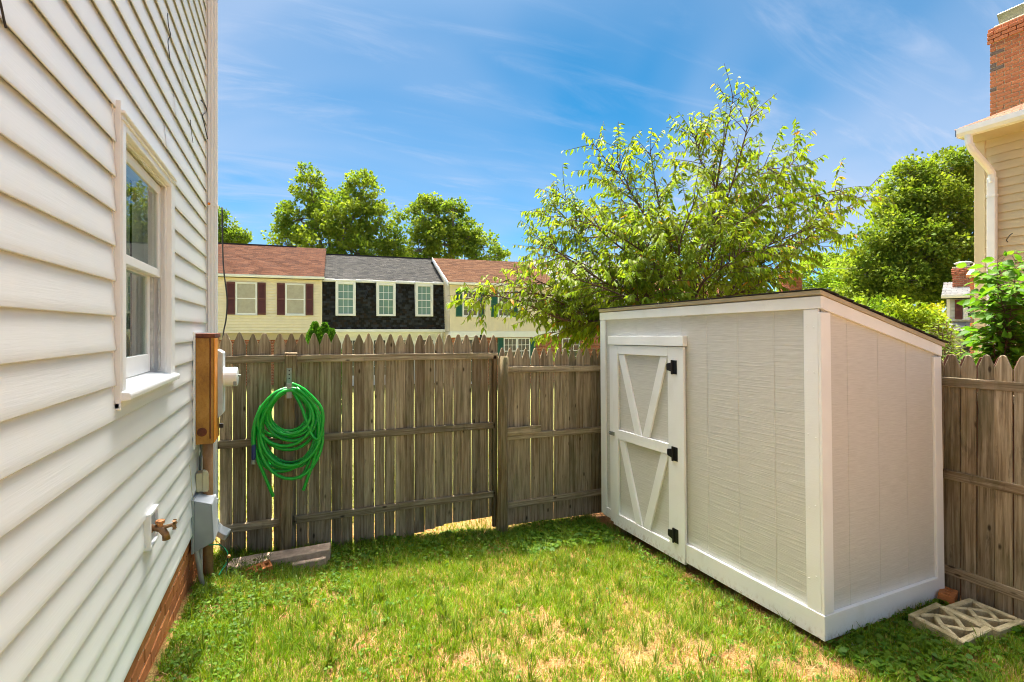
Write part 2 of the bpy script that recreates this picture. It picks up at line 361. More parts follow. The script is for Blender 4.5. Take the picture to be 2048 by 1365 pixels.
# ------------------------------------------------------------------ setting: the ground
def ground_material():
    a = N('lawn_soil'); P = a.coord((1, 1, 1))
    n = a.noise(P, 2.2, 5, .6); f = a.noise(P, 55, 5, .7); v = a.noise(P, 210, 3, .7)
    soil = a.ramp(f, [(.3, (.17, .065, .022)), (.5, (.33, .15, .055)), (.7, (.46, .27, .12))])
    thatch = a.ramp(v, [(.3, (.15, .09, .025)), (.55, (.29, .19, .06)), (.75, (.44, .32, .14))])
    c = a.mix(a.rng(n, .42, .60), soil, thatch)
    # beyond the fence a mown lawn
    sp = a.n('ShaderNodeSeparateXYZ'); a.l(P, sp.inputs[0]); m = a.rng(sp.outputs[1], 4.9, 6.2)
    g = a.ramp(a.noise(P, 9, 6, .7), [(.3, (.12, .12, .03)), (.55, (.18, .18, .05)), (.75, (.27, .24, .09))])
    c = a.mix(m, c, g)
    a.col(c, .95, .15).bump(a.math('ADD', f, v), .012, .8); return a.m
xs = np.unique(np.concatenate([np.linspace(-140, -6, 12), np.linspace(-6, 8, 90), np.linspace(8, 200, 14)]))
ys = np.unique(np.concatenate([np.linspace(-60, -1, 8), np.linspace(-1, 6, 60), np.linspace(6, 30, 20), np.linspace(30, 400, 12)]))
gx, gy = np.meshgrid(xs, ys); gz = ground_z(gx, gy); gz += np.where(gy > 5, -np.clip((gy-20)/300, 0, 1)*1.0, 0)
gv = np.stack([gx, gy, gz], -1).reshape(-1, 3); W_ = len(xs)
gf = [(j*W_+i, j*W_+i+1, (j+1)*W_+i+1, (j+1)*W_+i) for j in range(len(ys)-1) for i in range(W_-1)]
gm = bpy.data.meshes.new('ground'); gm.from_pydata([tuple(v) for v in gv], [], gf); gm.polygons.foreach_set('use_smooth', [True]*len(gm.polygons))
go = link('ground', gm, None, ground_material()); go['kind'] = 'structure'

# ------------------------------------------------------------------ the house on the left
WX = -.59
house = thing('house', 'white vinyl sided house wall with one window and a brick base, left of the lawn', 'house', (-4, 1, .2))
E_ = .1295; Z0 = 2.051-11*E_
def siding_piece(y0, y1, zb, cut=None, off=0):
    pr = [(-.017, .015), (-.0032, .0135), (-.0030, 0), (-.0007, .0003), (0, .0035), (-.0028, .034), (-.0062, .072), (-.0098, .112), (-.0122, E_-.002), (-.0135, E_+.008)]
    if cut: pr = [p for p in pr if zb+p[1] < cut] + [(-.008, cut-zb)]
    n = len(pr); v = [(WX+off+x, y, zb+z) for y in (y0, y1) for x, z in pr]
    mb = MB(); mb.add(v, [(i, i+1, n+i+1, n+i) for i in range(n-1)]); return mb
k = 0
def siding(y0, y1, zb, cut=None, off=0):
    mb = siding_piece(y0-1, y1-1, zb-.2, cut-.2 if cut else None, off); mb.v = [(x+4, y, z) for x, y, z in mb.v]
    return mb.build('siding_panel', M['vinyl'], house, smooth=True)
YL, YR = 2.326, 3.388
for k in range(37):
    zb = Z0+k*E_
    if zb+E_ < 1.76-.03 or zb > 2.79:
        if 18 <= k <= 24 and k % 2 == 0:
            ys_ = 3.2+.23*(k-18)/2; siding(-3, ys_, zb); siding(ys_-.03, 4.625, zb, off=.0022)
        else: siding(-3, 4.625, zb)
    elif zb < 1.70:
        siding(-3, YL, zb); siding(YR, 4.625, zb); siding(YL, YR, zb, cut=1.728)
    else: siding(-3, YL, zb); siding(YR, 4.625, zb)
# sheathing behind the siding, round the window opening, and the rest of the body
w = MB()
for a, b in (((-.75, -3, .6), (-.613, 2.38, 5.4)), ((-.75, 3.22, .6), (-.613, 4.69, 5.4)), ((-.75, 2.38, .6), (-.613, 3.22, 1.74)), ((-.75, 2.38, 2.775), (-.613, 3.22, 5.4)),
             ((-9, 4.55, .2), (-.75, 4.69, 5.4)), ((-9, -3, .2), (-.75, -2.86, 5.4)), ((-9, -2.86, .2), (-8.86, 4.55, 5.4))): w.box(a, b)
w.build('wall', M['vinyl'], house, world=True)
MB().prism([(-9.4, -3.4, 5.4), (-.25, -3.4, 5.4), (-4.8, -3.4, 7.3)], (0, 8.4, 0)).build('roof', M['shing'], house, world=True)
# corner post
MB().box((-.66, 4.622, .6), (-.586, 4.705, 5.35)).build('corner_post', M['vinyl'], house, bev=.004, world=True)
MB().box((-.62, 2.0-5, .0), (-.632, 4.66, .6)).build('foundation', M['mortar'], house, world=True)
MB().box((-.640, 4.655, -.1), (-.9, 4.685, .6)).build('foundation_return', M['mortar'], house, world=True)
bm_ = [MB().box((-.018, -.1015, -.0335), (.018, .1015, .0335)).mesh('brick', .004) for _ in range(1)][0]; bm_.materials.append(M['brick'])
for c in range(7):
    for i in range(14):
        y = 4.66-.1015-i*.2135-(.107 if c % 2 else 0)
        z = .555-c*.077
        if z < ground_z(WX, y)-.08 or y < 1.7: continue
        link('brick', bm_, house, loc=(-.632+random.uniform(-.002, .002)+4, y-1, z-.2), rot=(0, random.uniform(-.01, .01), random.uniform(-.008, .008)))
# window: frame part with sub-parts
CXF = -.574
Yl, Yr, Zb, Zt = 2.39, 3.21, 1.765, 2.763
fr = MB().box((-.62, 2.345, 1.735), (CXF, Yl, 2.815)).box((-.62, Yr, 1.76), (CXF, 3.30, 2.815)).box((-.62, Yl, Zt), (CXF-.001, Yr, 2.815))
fr.box((-.62, 2.335, 2.815), (CXF+.010, 3.31, 2.829)).box((-.62, 2.340, 2.790), (CXF+.006, 3.304, 2.797))
win = fr.build('window', M['white'], house, bev=.003, world=True)
jc = MB().box((-.612, YL-.008, 1.70), (-.597, 2.345, 2.84)).box((-.597, 2.329, 1.70), (-.577, 2.338, 2.86)).box((-.612, 3.30, 1.72), (-.595, YR-.002, 2.829)).box((-.612, YL+.003, 1.705), (-.582, 3.38, 1.7245))
jc.build('channel_trim', M['vinyl'], win, bev=.001)
rv = MB().box((-.70, Yr, Zb), (-.619, Yr+.02, Zt)).box((-.70, Yl-.02, Zb), (-.619, Yl, Zt)).box((-.70, Yl-.02, Zt), (-.619, Yr+.02, Zt+.02)).box((-.606, Yr-.010, Zb), (-.596, Yr, Zt)).box((-.606, Yl, Zt-.010), (-.596, Yr-.010, Zt))
rv.build('jamb', M['white'], win, bev=.002)
MB().prism([(-.70, 2.39, 1.788), (-.60, 2.39, 1.770), (-.60, 2.39, 1.735), (-.70, 2.39, 1.735)], (0, .82, 0)).prism([(-.605, 2.338, 1.770), (-.552, 2.338, 1.762), (-.547, 2.338, 1.753), (-.549, 2.338, 1.733), (-.605, 2.338, 1.7255)], (0, .950, 0)).build('sill', M['white'], win, bev=.003)
def sash(x, y0, y1, z0, z1, st, br, tr):
    m = MB().box((x-.03, y0, z0), (x, y0+st, z1)).box((x-.03, y1-st, z0), (x, y1, z1)).box((x-.03, y0+st, z0), (x, y1-st, z0+br)).box((x-.03, y0+st, z1-tr), (x, y1-st, z1))
    m.build('sash', M['white'], win, bev=.002)
    MB().box((x-.012, y0+st-.004, z0+br-.004), (x-.007, y1-st+.004, z1-tr+.004)).build('pane', M['glass'], win)
sash(-.620, Yl+.002, Yr-.012, 2.275, Zt-.012, .045, .04, .046)
sash(-.658, Yl+.002, Yr-.052, 1.786, 2.30, .034, .09, .03)
MB().box((-.68, Yr-.048, 1.787), (-.645, Yr-.036, 2.272)).box((-.632, Yr-.020, 1.787), (-.622, Yr-.002, 2.272)).box((-.68, Yr-.034, 1.787), (-.675, Yr-.001, 2.272)).build('track', M['track'], win, bev=.001)
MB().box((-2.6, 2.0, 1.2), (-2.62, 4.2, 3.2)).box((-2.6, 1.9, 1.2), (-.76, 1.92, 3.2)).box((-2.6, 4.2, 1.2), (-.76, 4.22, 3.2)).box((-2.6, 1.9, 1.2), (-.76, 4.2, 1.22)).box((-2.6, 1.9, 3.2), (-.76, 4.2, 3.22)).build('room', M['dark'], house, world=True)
cu = MB()
for y0, y1, x in ((2.62, 2.72, -.80), (2.86, 2.90, -.9), (3.10, 3.24, -.78)):
    n = 9
    for i in range(n):
        ya, yb = lerp(y0, y1, i/n), lerp(y0, y1, (i+1)/n); cu.box((x+.008*math.sin(i*2.1), ya, 1.5), (x+.014+.008*math.sin(i*2.1), yb, 2.95))
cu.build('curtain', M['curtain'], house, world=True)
# downspout at the corner with a strap and an elbow at its foot
def downspout(parent, x0, x1, y0, y1, z0, z1, name='downspout', m=None):
    ring = []; n = 5
    for i in range(n+1): ring.append((x0+.002+(x1-x0-.004)*i/n, y0+(.005 if i % 2 else 0)))
    for i in range(n+1): ring.append((x1-(.004 if i % 2 else 0), y0+.004+(y1-y0-.008)*i/n))
    ring += [(x1-.002, y1), (x0+.002, y1)]
    return MB().prism([(x, y, z0) for x, y in ring], (0, 0, z1-z0)).build(name, m or M['alu'], parent, world=True)
ds = downspout(house, -.585, -.522, 4.617, 4.70, .455, 5.2)
ds2 = MB().box((-.588, 4.613, 2.975), (-.518, 4.704, 3.0)).build('strap', M['alu'], ds, bev=.002)
MB().lathe([(.005, 0), (.011, .002), (.009, .008)], 8, Matrix.Translation((-.575, 4.606, 2.99)) @ Matrix.Rotation(R(90), 4, 'X')).build('rusty_nail', M['orange'], ds)
el = MB(); ep_ = [Vector((-.553, 4.658, .48)), Vector((-.552, 4.656, .45)), Vector((-.535, 4.65, .42)), Vector((-.505, 4.64, .395)), Vector((-.465, 4.625, .372)), Vector((-.445, 4.62, .362))]
el.tube(ep_, [.046, .047, .049, .046, .049, .047], 4); el.build('elbow', M['alu'], ds, bev=.004)

# cables stapled to the siding
def cable(label, pts, r=.004, m='blackrub', name='cable', cat='cable'):
    p = []
    P_ = [Vector(q) for q in pts]
    for i in range(len(P_)-1):
        a, b, c, d = P_[max(i-1, 0)], P_[i], P_[i+1], P_[min(i+2, len(P_)-1)]
        for t in np.linspace(0, 1, 7)[:-1]:
            p.append(.5*((2*b)+(c-a)*t+(2*a-5*b+4*c-d)*t*t+(3*b-a-3*c+d)*t**3))
    p.append(P_[-1])
    o = MB().tube(p, r, 6).build(name, M[m], smooth=True); return tag(o, label, cat)
def wp(px, py, x=WX+.004): v = onX(px, py, x); return (x, v.y, v.z)
cable('short black cable curling over the siding beside the downspout', [wp(402, 201), wp(411, 212), wp(413, 224), wp(405, 232), wp(410, 255), wp(415, 278, WX+.01)], .0036)
cable('thin grey cable hanging on the upper siding, upper of the two', [wp(335, 27), wp(337, 52), wp(341, 70), wp(336, 84, WX-.004), wp(340, 118)], .0022)
cable('thin dark cable stub hanging on the siding above the window corner', [wp(381, 240), wp(382, 258), wp(386, 286)], .0018)
cable('thin black cable dangling at the upper left edge of the siding', [wp(-6, -20), wp(2, 12), wp(8, 40), wp(12, 57)], .0026)
cable('thin tan wire running down the siding to the grey utility box', [wp(379, 930), wp(382, 955, WX+.01), wp(384, 985, WX+.012), wp(388, 1000, WX+.012)], .0016, 'beige')
cable('long black overhead cable sagging beside the downspout', [(-.50, 4.74, 3.0), (-.492, 4.74, 2.55), (-.465, 4.74, 2.27), (-.470, 4.74, 2.10), (-.49, 4.74, 1.97), (-.50, 4.74, 1.80)], .006)

# electricity meter cabinet
me_ = thing('electric_meter', 'tall rusty electric meter cabinet on the house wall with a round white socket', 'electric meter', (-.585, 4.14, 1.21))
MB().box((-.596, 4.005, 1.19), (-.582, 4.36, 1.985)).build('back_plate', M['alu'], me_, bev=.002, world=True)
MB().box((-.582, 4.03, 1.215), (-.474, 4.34, 1.945)).build('cabinet', M['rust'], me_, bev=.004, world=True)
MB().box((-.584, 4.022, 1.945), (-.468, 4.35, 1.975)).box((-.500, 4.024, 1.25), (-.492, 4.03, 1.945)).build('rim', M['rustrim'], me_, bev=.003, world=True)
MB().box((-.4735, 4.028, 1.225), (-.468, 4.18, 1.94)).build('front_flange', M['orange'], me_, bev=.002, world=True)
MB().prism([(-.4735, 4.185, 1.36), (-.4735, 4.185, 1.86), (-.436, 4.185, 1.835), (-.436, 4.185, 1.395)], (0, .15, 0)).build('meter_cover', M['coverblue'], me_, bev=.004, world=True)
MB().lathe([(.004, 0), (.026, .001), (.030, .003), (.026, .006), (.018, .0055), (.014, .009), (.004, .009)], 20, Matrix.Translation((-.545, 4.0285, 1.30)) @ Matrix.Rotation(R(90), 4, 'X')).build('knockout', M['rustrim'], me_, smooth=False, world=True)
MX = Matrix.Translation((-.438, 4.245, 1.655)) @ Matrix.Rotation(R(90), 4, 'Y')
MB().lathe([(.074, 0), (.076, .004), (.070, .012), (.070, .085), (.064, .092), (.03, .093)], 24, MX).build('socket', M['white'], me_, smooth=False, world=True)
MB().box((-.345, 4.235, 1.655), (-.325, 4.255, 1.67)).box((-.37, 4.18, 1.595), (-.35, 4.20, 1.625)).build('socket_latch', M['galv'], me_, bev=.001, world=True)
MB().box((-.472, 4.30, 1.275), (-.447, 4.33, 1.305)).build('seal_tab', M['blackrub'], me_, world=True)
# pipes below
def pipe(label, pts, r, m): return tag(MB().tube(pts, r, 14).build('conduit_pipe', M[m], smooth=True), label, 'pipe')
pz = float(ground_z(-.52, 4.2))
pipe('thick brown conduit pipe from the meter cabinet down into the ground', [(-.528, 4.17, 1.214), (-.528, 4.17, .8), (-.526, 4.17, pz-.1)], .033, 'rustpipe')
pipe('leaning grey pipe from under the utility box to the grass', [(-.572, 3.99, .56), (-.57, 3.985, .50), (-.515, 3.93, pz-.02)], .015, 'pvc')
pipe('thin upright grey pipe close behind the leaning one', [(-.56, 4.08, .56), (-.558, 4.08, pz-.1)], .012, 'pvc')
pipe('thin grey pipe on the wall behind the beige outlet box', [(-.582, 4.25, 1.2), (-.578, 4.27, 1.12), (-.585, 4.26, 1.08), (-.58, 4.20, .95)], .009, 'galv')
ub = thing('utility_box', 'grey plastic utility box low on the wall beside the brown pipe', 'utility box', (-.58, 4.06, .50))
MB().box((-.598, 3.955, .50), (-.583, 4.20, .86)).build('base', M['nid'], ub, bev=.003, world=True)
MB().prism([(-.583, 3.962, .505), (-.583, 3.962, .85), (-.480, 3.962, .815), (-.468, 3.962, .56)], (0, .225, 0)).build('cover', M['nid'], ub, bev=.005, seg=2, world=True)
MB().prism([(-.4795, 3.965, .815), (-.4675, 3.965, .56), (-.4645, 3.965, .56), (-.4765, 3.965, .816)], (0, .22, 0)).prism([(-.583, 3.965, .8505), (-.479, 3.965, .8155), (-.479, 3.965, .8195), (-.583, 3.965, .8545)], (0, .22, 0)).build('lid_face', M['nidlite'], ub, bev=.001, world=True)
MB().box((-.480, 4.186, .60), (-.462, 4.196, .64)).box((-.480, 4.186, .75), (-.465, 4.196, .79)).build('clasp', M['nidlite'], ub, bev=.002, world=True)
bx = thing('outlet_box', 'small beige outlet box on the wall above the grey utility box', 'outlet box', (-.58, 4.15, .88))
MB().box((-.592, 4.105, .872), (-.552, 4.20, 1.0)).build('body', M['beige'], bx, bev=.004, world=True)
MB().prism([(-.552, 4.098, .868), (-.552, 4.098, 1.02), (-.525, 4.098, 1.008), (-.518, 4.098, .985), (-.518, 4.098, .868)], (0, .11, 0)).build('cover', M['beige'], bx, bev=.005, world=True)
cable('green ground wire looping from the wall to a copper clamp', [(-.595, 4.16, .545), (-.52, 4.10, .50), (-.455, 4.12, .48), (-.41, 4.14, .42), (-.40, 4.13, .36), (-.43, 4.10, .31), (-.45, 4.08, .28)], .0045, 'wire', 'ground_wire', 'wire')
cable('thin dark wire drooping from the utility box to the soil', [(-.52, 4.15, .56), (-.47, 4.12, .51), (-.42, 4.13, .44), (-.40, 4.12, .36), (-.41, 4.06, .25)], .0025, 'blackrub', 'ground_wire', 'wire')
tag(MB().lathe([(.004, 0), (.011, .004), (.011, .02), (.004, .026)], 8, Matrix.Translation((-.40, 4.13, .37)) @ Matrix.Rotation(.6, 4, 'Y')).build('wire_clamp', M['copper']), 'small copper clamp at the end of the green wire', 'clamp')
# hose bib
fa = thing('faucet', 'brass hose faucet on a white mounting plate low on the siding', 'faucet', (-.58, 2.83, 1.07))
yb0, yb1, zb0, zb1 = 2.755, 2.915, 1.0, 1.165
MB().box((-.60, yb0, zb0), (-.572, yb0+.016, zb1)).box((-.60, yb1-.016, zb0), (-.572, yb1, zb1)).box((-.60, yb0+.016, zb0), (-.572, yb1-.016, zb0+.016)).box((-.60, yb0+.016, zb1-.016), (-.572, yb1-.016, zb1)).build('mounting_frame', M['white'], fa, bev=.002, world=True)
MB().box((-.60, yb0+.016, zb0+.016), (-.584, yb1-.016, zb1-.016)).build('mounting_plate', M['nid'], fa, world=True)
V3 = Vector
MB().tube([(-.586, 2.835, 1.075), (-.565, 2.835, 1.075), (-.545, 2.835, 1.065), (-.53, 2.835, 1.04), (-.527, 2.835, 1.015)], [.013, .015, .017, .015, .017], 12).lathe([(.020, 0), (.020, .005), (.013, .007)], 12, Matrix.Translation((-.586, 2.835, 1.075)) @ Matrix.Rotation(R(90), 4, 'Y')).build('spout', M['brass'], fa, smooth=True, world=True)
MB().tube([(-.552, 2.835, 1.07), (-.552, 2.835, 1.095)], .012, 12).lathe([(.017, 0), (.019, .004), (.019, .014), (.015, .017)], 14, Matrix.Translation((-.552, 2.835, 1.094))).build('valve_cap', M['copper'], fa, world=True)
hm = MB().tube([(-.545, 2.835, 1.072), (-.515, 2.835, 1.078), (-.498, 2.835, 1.081)], [.010, .008, .008], 10)
for i in range(6):
    a = i*math.pi/3; d = V3((0, math.cos(a), math.sin(a))); c = V3((-.495, 2.835, 1.081)); hm.tube([c, c+d*.017, c+d*.023], [.007, .006, .008], 6)
hm.build('handle', M['brass'], fa, world=True)

# ------------------------------------------------------------------ fences
def picket_mesh(w, h, tip=.085, tw=.30, th=.017, lean=0):
    hw = w/2; p = [(-hw, 0), (hw, 0), (hw, h-tip), (hw*.94, h-tip*.88), (hw*tw*1.1, h-tip*.12), (hw*tw*.7, h-.004), (0, h), (-hw*tw*.7, h-.004), (-hw*tw*1.1, h-tip*.12), (-hw*.94, h-tip*.88), (-hw, h-tip)]
    return MB().prism([(x+lean*z, 0, z) for x, z in p], (0, th, 0)).mesh('picket', .0022)
def add_picket(parent, x, y, z0, h, w, axis='x', m='picket', **k):
    me = picket_mesh(w, h, **k); me.materials.append(M[m]); L = parent.location
    return link('picket', me, parent, loc=(x-L.x, y-L.y, z0-L.z), rot=(random.uniform(-.006, .006), random.uniform(-.004, .004), (0 if axis == 'x' else R(90))+random.uniform(-.025, .025)))
def rail(parent, a, b, h=.062, t=.038, m='railx'):
    a, b = Vector(a), Vector(b); n = 7; mb = MB(); L = parent.location; c = (a+b)/2
    d = (b-a).normalized(); side = Vector((-d.y, d.x, 0)).normalized()*t
    pr = []
    for i in range(n+1):
        q = a.lerp(b, i/n)-c; j = random.uniform(-.0025, .0025); pr.append(q+V3((0, 0, j)))
    v = []
    for q in pr: v += [q, q+side, q+side+V3((0, 0, h)), q+V3((0, 0, h))]
    f = [(3, 2, 1, 0), tuple(n*4+i for i in range(4))] + [(i*4+k, i*4+(k+1) % 4, (i+1)*4+(k+1) % 4, (i+1)*4+k) for i in range(n) for k in range(4)]
    mb.add(v, f); return mb.build('rail', M[m], parent, bev=.004, loc=c-L)
PY = 4.70
f1 = thing('picket_fence', 'tall weathered picket fence section between the house corner and the round post', 'fence', (.7, PY, .1))
px1 = [-.465, -.372, -.272, -.18, -.071, .014, .104, .198, .291, .385, .473, .574, .661, .754, .844, .94, 1.028, 1.121, 1.221, 1.314, 1.398, 1.493, 1.586, 1.679, 1.768, 1.862]
for i, x in enumerate(px1):
    nx = px1[i+1]-x if i+1 < len(px1) else .09
    pv = x-px1[i-1] if i else .095
    w = (nx+pv)/2-random.choice((.0004, .0015, .003, .0042, .0055))
    gb = lerp(.14, .05, i/16) if i < 17 else lerp(.10, .142, min(1, (i-17)/3))
    top = 1.976-.027*i/25+random.uniform(-.006, .006)
    add_picket(f1, x, PY, gb-.02 if i < 10 else gb, top-gb+(.02 if i < 10 else 0), w, tip=random.uniform(.095, .112), tw=random.uniform(.22, .34), th=.016)
for (xa, za, xb, zb) in ((-.52, 1.79, -.03, 1.788), (.06, 1.786, 1.90, 1.773), (-.53, 1.108, -.04, 1.102), (.05, 1.102, 1.87, 1.084), (-.53, .422, -.05, .42), (.04, .42, 1.87, .404)):
    rail(f1, (xa, 4.66, za-.062), (xb, 4.66, zb-.062))
def sq_post(parent, xb, xt, y, z0, z1, w=.09, m='post'):
    mb = MB(); n = 6
    v = []
    for i in range(n+1):
        t = i/n; x = lerp(xb, xt, t); h = w/2; z = lerp(z0, z1, t)
        for sx, sy in ((-1, -1), (1, -1), (1, 1), (-1, 1)): v.append((x+sx*h+random.uniform(-.0015, .0015)-parent.location.x, y+sy*h-parent.location.y, z-parent.location.z))
    f = [(0, 1, 2, 3)[::-1], tuple(n*4+i for i in range(4))] + [(i*4+k, i*4+(k+1) % 4, (i+1)*4+(k+1) % 4, (i+1)*4+k) for i in range(n) for k in range(4)]
    return mb.add(v, f).build('post', M[m], parent, bev=.008)
sq_post(f1, -.032, .014, 4.612, .02, 1.795)
MB().prism([(-.035, 4.575, 1.797), (.062, 4.575, 1.793), (.066, 4.655, 1.797), (-.032, 4.655, 1.80)], (0, 0, .012)).build('post_cap', M['post'], f1, bev=.003, world=True)
lp = MB(); pts = []; rad = []
for i in range(9):
    t = i/8; pts.append((lerp(1.912, 1.937, t)+.006*math.sin(t*7), 4.605, lerp(-.1, 1.735, t))); rad.append(lerp(.056, .044, t)+.002*math.sin(t*11))
lp.tube(pts, rad, 16).build('round_post', M['logpost'], f1, smooth=True, world=True)
MB().box((1.845, 4.66, .05), (1.885, 4.698, 1.75)).build('backing_post', M['logpost'], f1, bev=.004, world=True)
f2 = thing('picket_fence', 'lower picket fence section between the round post and the white shed', 'fence', (2.6, PY, 0))
px2 = [1.961, 2.045, 2.139, 2.23, 2.326, 2.42, 2.5, 2.597, 2.689, 2.778, 2.863, 2.959, 3.052, 3.13] + [3.13+.0915*i for i in range(1, 14)]
for i, x in enumerate(px2):
    nx = px2[i+1]-x if i+1 < len(px2) else .09; pv = x-px2[i-1] if i else .09
    zb = .03-.035*min(i, 13)/13
    add_picket(f2, x, PY, zb, 1.816-.022*min(i, 13)/13-zb+random.uniform(-.004, .004), (nx+pv)/2-random.choice((.0003, .0008, .002, .0035)), tip=random.uniform(.105, .12), tw=random.uniform(.24, .32), th=.016)
rail(f2, (1.975, 4.66, 1.569), (4.3, 4.66, 1.525)); rail(f2, (1.965, 4.66, .895), (4.3, 4.66, .862)); rail(f2, (1.955, 4.66, .206), (4.3, 4.66, .198))
rail(f2, (1.965, 4.635, .957), (2.365, 4.635, .955), .068, .022)
f3 = thing('picket_fence', 'weathered side fence running towards the viewer right of the shed', 'fence', (4.31, 2.5, .1))
y = 4.62; i = 0
while y > .6:
    sp = random.uniform(.0925, .0985)
    add_picket(f3, 4.325, y, .09, 1.738+random.uniform(-.006, .006), sp-random.uniform(.003, .007), 'y', tip=random.uniform(.09, .10), tw=.34, th=.016); y -= sp
for z in (1.592, .93, .25): rail(f3, (4.30, .6, z+.012), (4.30, 4.6, z-.01), .066, -.036, 'raily')
sq_post(f3, 4.268, 4.266, 2.14, .0, 1.60, .05); 
for yy in (.7, 4.5): sq_post(f3, 4.26, 4.26, yy, 0, 1.7)
f4 = thing('picket_fence', 'reddish picket fence peeking out behind the weathered side fence', 'fence', (4.5, 2.5, .05))
y = 4.6
while y > .6:
    add_picket(f4, 4.47, y, .05, 1.765+random.uniform(-.008, .008), .088, 'y', 'redwood', tip=.09, tw=.34); y -= .099
for z in (1.5, .4): rail(f4, (4.43, .6, z), (4.43, 4.6, z), .062, -.035, 'raily')

# ------------------------------------------------------------------ hose on its bracket
br = thing('hose_bracket', 'perforated galvanised hose bracket screwed to the square fence post', 'bracket', (.0, 4.56, 1.5))
bp = MB(); pz0, pz1 = 1.49, 1.685
bp.box((-.018, 4.562, pz0), (.020, 4.566, pz1))
bp.build('plate', M['galv'], br, bev=.001, world=True)
for z in (1.60, 1.633, 1.663): MB().lathe([(.0001, 0), (.006, 0), (.006, .0012)], 10, Matrix.Translation((.002, 4.562, z)) @ Matrix.Rotation(R(90), 4, 'X')).build('hole', M['black'], br, world=True)
MB().tube([(.001, 4.562, 1.52), (.001, 4.46, 1.505), (.001, 4.42, 1.515), (.001, 4.412, 1.55)], .009, 8).box((-.018, 4.405, 1.455), (.020, 4.412, 1.575)).build('hook', M['galv'], br, world=True)
hs = thing('garden_hose', 'coiled green garden hose hung from the bracket on the fence post', 'hose', (0, 4.48, 1.0))
hr = random.Random(5)
def hose_path():
    loops = []
    # (centre x, half width, top z, bottom z, y)
    specs = [(-.005, .150, 1.50, 1.165, 4.53), (.0, .165, 1.515, 1.15, 4.50), (-.015, .185, 1.53, 1.125, 4.475), (.0, .20, 1.545, 1.10, 4.45), (.0, .225, 1.53, .90, 4.53), (.01, .235, 1.545, .87, 4.50),
             (-.01, .245, 1.525, .85, 4.47), (-.02, .215, 1.54, 1.06, 4.44), (-.025, .225, 1.52, 1.01, 4.515), (.012, .250, 1.545, .79, 4.44), (.01, .18, 1.53, 1.14, 4.46), (-.02, .20, 1.52, 1.12, 4.52), (.0, .235, 1.54, .88, 4.46), (-.015, .25, 1.535, .86, 4.53), (.0, .17, 1.51, 1.155, 4.44), (.015, .24, 1.54, .90, 4.43)]
    pts = []
    for cx, hw, zt, zb, y in specs:
        j = hr.uniform(-.02, .02)
        for i in range(28):
            a = 2*math.pi*i/28 + math.pi/2
            c, s = math.cos(a), math.sin(a)
            # egg: narrower over the hook, fuller below
            zz = lerp(zb, zt, (s+1)/2); k = (zz-zb)/(zt-zb)
            wfac = (1-.28*max(0, k-.55)/.45)
            pts.append((cx+j*(1-s)+hw*wfac*c, y+.012*math.sin(2*a+cx*40)-.02*max(0, s), zz))
    return pts
hp = hose_path()
P = np.array(hp); 
for _ in range(3): P[1:-1] = (P[:-2]+2*P[1:-1]+P[2:])/4
MB().tube([tuple(p) for p in P], .0135, 8).build('coil', M['hose'], hs, smooth=True, world=True)
off = P.copy(); off[:, 1] -= .0105; off[:, 2] += .004
MB().tube([tuple(p) for p in off[60:200]], .0032, 5).build('stripe', M['stripe'], hs, smooth=True, world=True)
def tail(pts, name='tail', m='hose', r=.0128):
    p = [Vector(q) for q in pts]; o = []
    for i in range(len(p)-1):
        a, b, c, d = p[max(i-1, 0)], p[i], p[i+1], p[min(i+2, len(p)-1)]
        for t in np.linspace(0, 1, 8)[:-1]: o.append(.5*((2*b)+(c-a)*t+(2*a-5*b+4*c-d)*t*t+(3*b-a-3*c+d)*t**3))
    o.append(p[-1]); return MB().tube(o, r, 8).build(name, M[m], hs, smooth=True, world=True)
tail([(.02, 4.43, 1.57), (.12, 4.42, 1.51), (.24, 4.42, 1.36), (.25, 4.42, 1.20), (.21, 4.42, 1.11), (.16, 4.43, 1.17), (.09, 4.44, 1.38), (.03, 4.45, 1.50)])
tail([(.20, 4.44, 1.35), (.225, 4.43, 1.2), (.20, 4.43, 1.0), (.15, 4.43, .83), (.105, 4.44, .70)])
tail([(.17, 4.46, .98), (.13, 4.46, .87), (.08, 4.46, .79)])
tail([(-.24, 4.46, 1.25), (-.25, 4.46, 1.12), (-.225, 4.46, .98), (-.18, 4.47, .85), (-.14, 4.47, .74), (-.115, 4.48, .67)])
tail([(-.20, 4.45, 1.40), (-.245, 4.44, 1.27), (-.255, 4.44, 1.15), (-.252, 4.44, 1.09)])
MB().tube([(-.252, 4.44, 1.105), (-.252, 4.44, 1.09), (-.254, 4.44, 1.0), (-.255, 4.44, .985)], [.012, .016, .016, .013], 10).build('grip', M['blue'], hs, smooth=True, world=True)
MB().tube([(-.255, 4.44, .986), (-.255, 4.44, .975), (-.256, 4.44, .952)], [.011, .0165, .0165], 10).build('coupling', M['galv'], hs, world=True)

